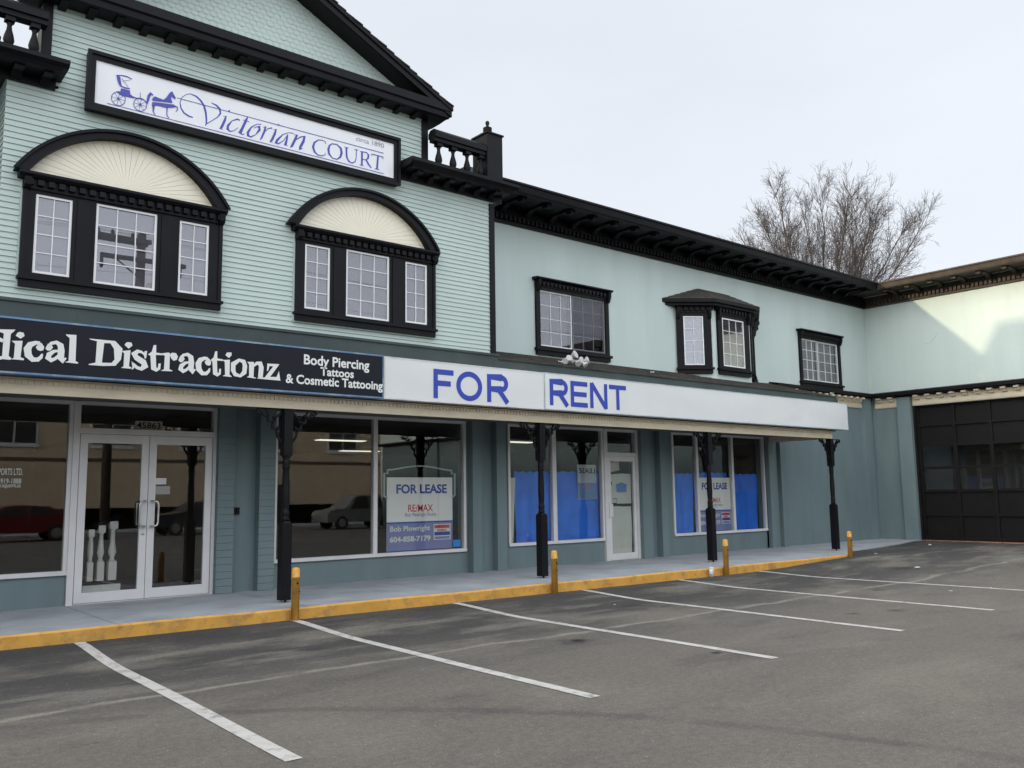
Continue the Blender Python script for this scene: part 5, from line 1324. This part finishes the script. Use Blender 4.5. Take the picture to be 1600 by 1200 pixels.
def car(x, y, colr, label, tall=1.45, L=4.5, facing=1, name='parked_car', estate=False):
    z = -.19
    root = thing(name, (x, y, z), label, 'car', 'parked cars across the street')
    body = mat('car_paint', colr, .25, var=.02)
    b = MB()
    prof = [(-L/2, .35), (-L/2 - .03, .62), (-L/2 + .08, .84), (-L*.24, .98), (-L*.10, tall - .04), (L*.02, tall), (L*.24, tall - .06), (L*.40, 1.02), (L/2 - .03, .95), (L/2, .6), (L/2 - .02, .32)]
    if estate: prof = [(-L/2, .35), (-L/2 - .02, .70), (-L/2 + .12, .90), (-L*.27, 1.02), (-L*.12, tall - .06), (L*.04, tall), (L*.35, tall - .06), (L*.46, 1.08), (L/2, .92), (L/2 + .03, .6), (L/2, .35)]
    n = len(prof)
    secs = [(-.86, .25), (-.80, 0), (.80, 0), (.86, .25)]
    for s_ in (-1, 1):
        P0 = [(facing * u, s_ * (.84 - (.16 * max(0, (w - .95)) / .5)), w) for u, w in prof]
        b.face(P0 if s_ > 0 else P0[::-1])
    for i in range(n):
        j = (i + 1) % n; (u, w), (u2, w2) = prof[i], prof[j]
        ya, yb = .84 - .16 * max(0, w - .95) / .5, .84 - .16 * max(0, w2 - .95) / .5
        b.face([(facing*u, -ya, w), (facing*u2, -yb, w2), (facing*u2, yb, w2), (facing*u, ya, w)], 0, False)
    b.xf(lambda v: v + Vector((x, y, z))); b.build('body', body, root)
    g = MB()
    for s_ in (-1, 1):
        g.prism('y', [(facing*-L*.21, 1.0), (facing*-L*.09, tall - .1), (facing*L*.08, tall - .07), (facing*L*.08, 1.0)], s_ * .83 - .005, s_ * .83 + .005) if False else None
        for q in ([(-L*.20, 1.0), (-L*.09, tall - .11), (L*.06, tall - .08), (L*.06, 1.0)], [(L*.08, 1.0), (L*.08, tall - .08), (L*.22, tall - .12), (L*.34, 1.03)]):
            g.face([(facing*u, s_ * (.85 - .16 * max(0, w - .95) / .5), w) for u, w in q])
    g.xf(lambda v: v + Vector((x, y, z))); g.build('side_window', RUBBER, root)
    for u in (-L * .31, L * .30):
        for s_ in (-1, 1):
            w = MB(); c = Vector((x + facing * u, y + s_ * .74, z + .32))
            w.tube([c + Vector((0, s_ * -.1, 0)), c + Vector((0, s_ * .12, 0))], .32, 18, smooth=False); wo = w.build('wheel', RUBBER, root)
            r_ = MB(); r_.tube([c + Vector((0, s_ * .115, 0)), c + Vector((0, s_ * .13, 0))], .20, 14, smooth=False); r_.build('rim', STEEL, wo)
    for s_ in (-1, 1):
        l_ = MB(); l_.box(x + facing * (L/2 - .06) - .03, x + facing * (L/2 - .06) + .05, y + s_ * .66 - .14, y + s_ * .66 + .14, z + .72, z + .92); l_.build('tail_light', LEGR, root)
    return root
car(7.2, -26.8, (.13, .012, .012), 'dark red saloon parked across the street, mirrored in the first shop window', 1.42)
car(22.4, -26.8, (.20, .205, .21), 'silver estate car parked across the street, mirrored in the lease board window', 1.66, 4.1, estate=True)
car(14.6, -27.0, (.02, .025, .035), 'black saloon parked across the street, mirrored in the double door', 1.45)
tag(MB().box(-60, 90, -33.8, -29.2, -.4, -.05).build('far_sidewalk', WALKM), kind='structure')

up = thing('utility_pole', (10.0, -25, -.2), 'wooden utility pole with two crossarms, mirrored in the arched window', 'pole')
MB().lathe(10.0, -25, [(.19, -.3), (.16, 11.4)], 14).build('pole', BARK, up)
mb = MB(); mb.box(8.3, 10.3, -24.86, -24.72, 11.0, 11.15); mb.box(8.3, 10.3, -25.28, -25.14, 11.0, 11.15); mb.box(8.5, 11.6, -24.85, -24.7, 10.25, 10.4)
mb.tube([(9.0, -24.8, 10.3), (10.0, -24.85, 9.6)], .03, 6); mb.build('crossarm', BARK, up)
for x in (8.4, 8.9, 9.6): MB().lathe(x, -24.8, [(.05, 11.15), (.07, 11.22), (.05, 11.3), (.02, 11.34)], 8).build('insulator', RUBBER, up)
for x in (8.55, 11.4): MB().lathe(x, -24.78, [(.05, 9.85), (.07, 9.95), (.06, 10.25)], 8).build('insulator', RUBBER, up)
MB().lathe(10.35, -24.7, [(.22, 8.7), (.24, 8.8), (.24, 9.35), (.2, 9.45)], 12).build('transformer', ALU, up)
mb = MB()
for x0, z0 in ((8.4, 11.3), (9.6, 11.3), (11.4, 9.9)):
    for sx in (-1, 1):
        pts = [(x0 + sx * 40 * t, -24.8 + sx * .5 * t, z0 - 1.1 * 4 * t * (1 - t) * .6) for t in [i / 12 for i in range(13)]]
        mb.tube(pts, .006, 4)
mb.build('wire', RUBBER, up)
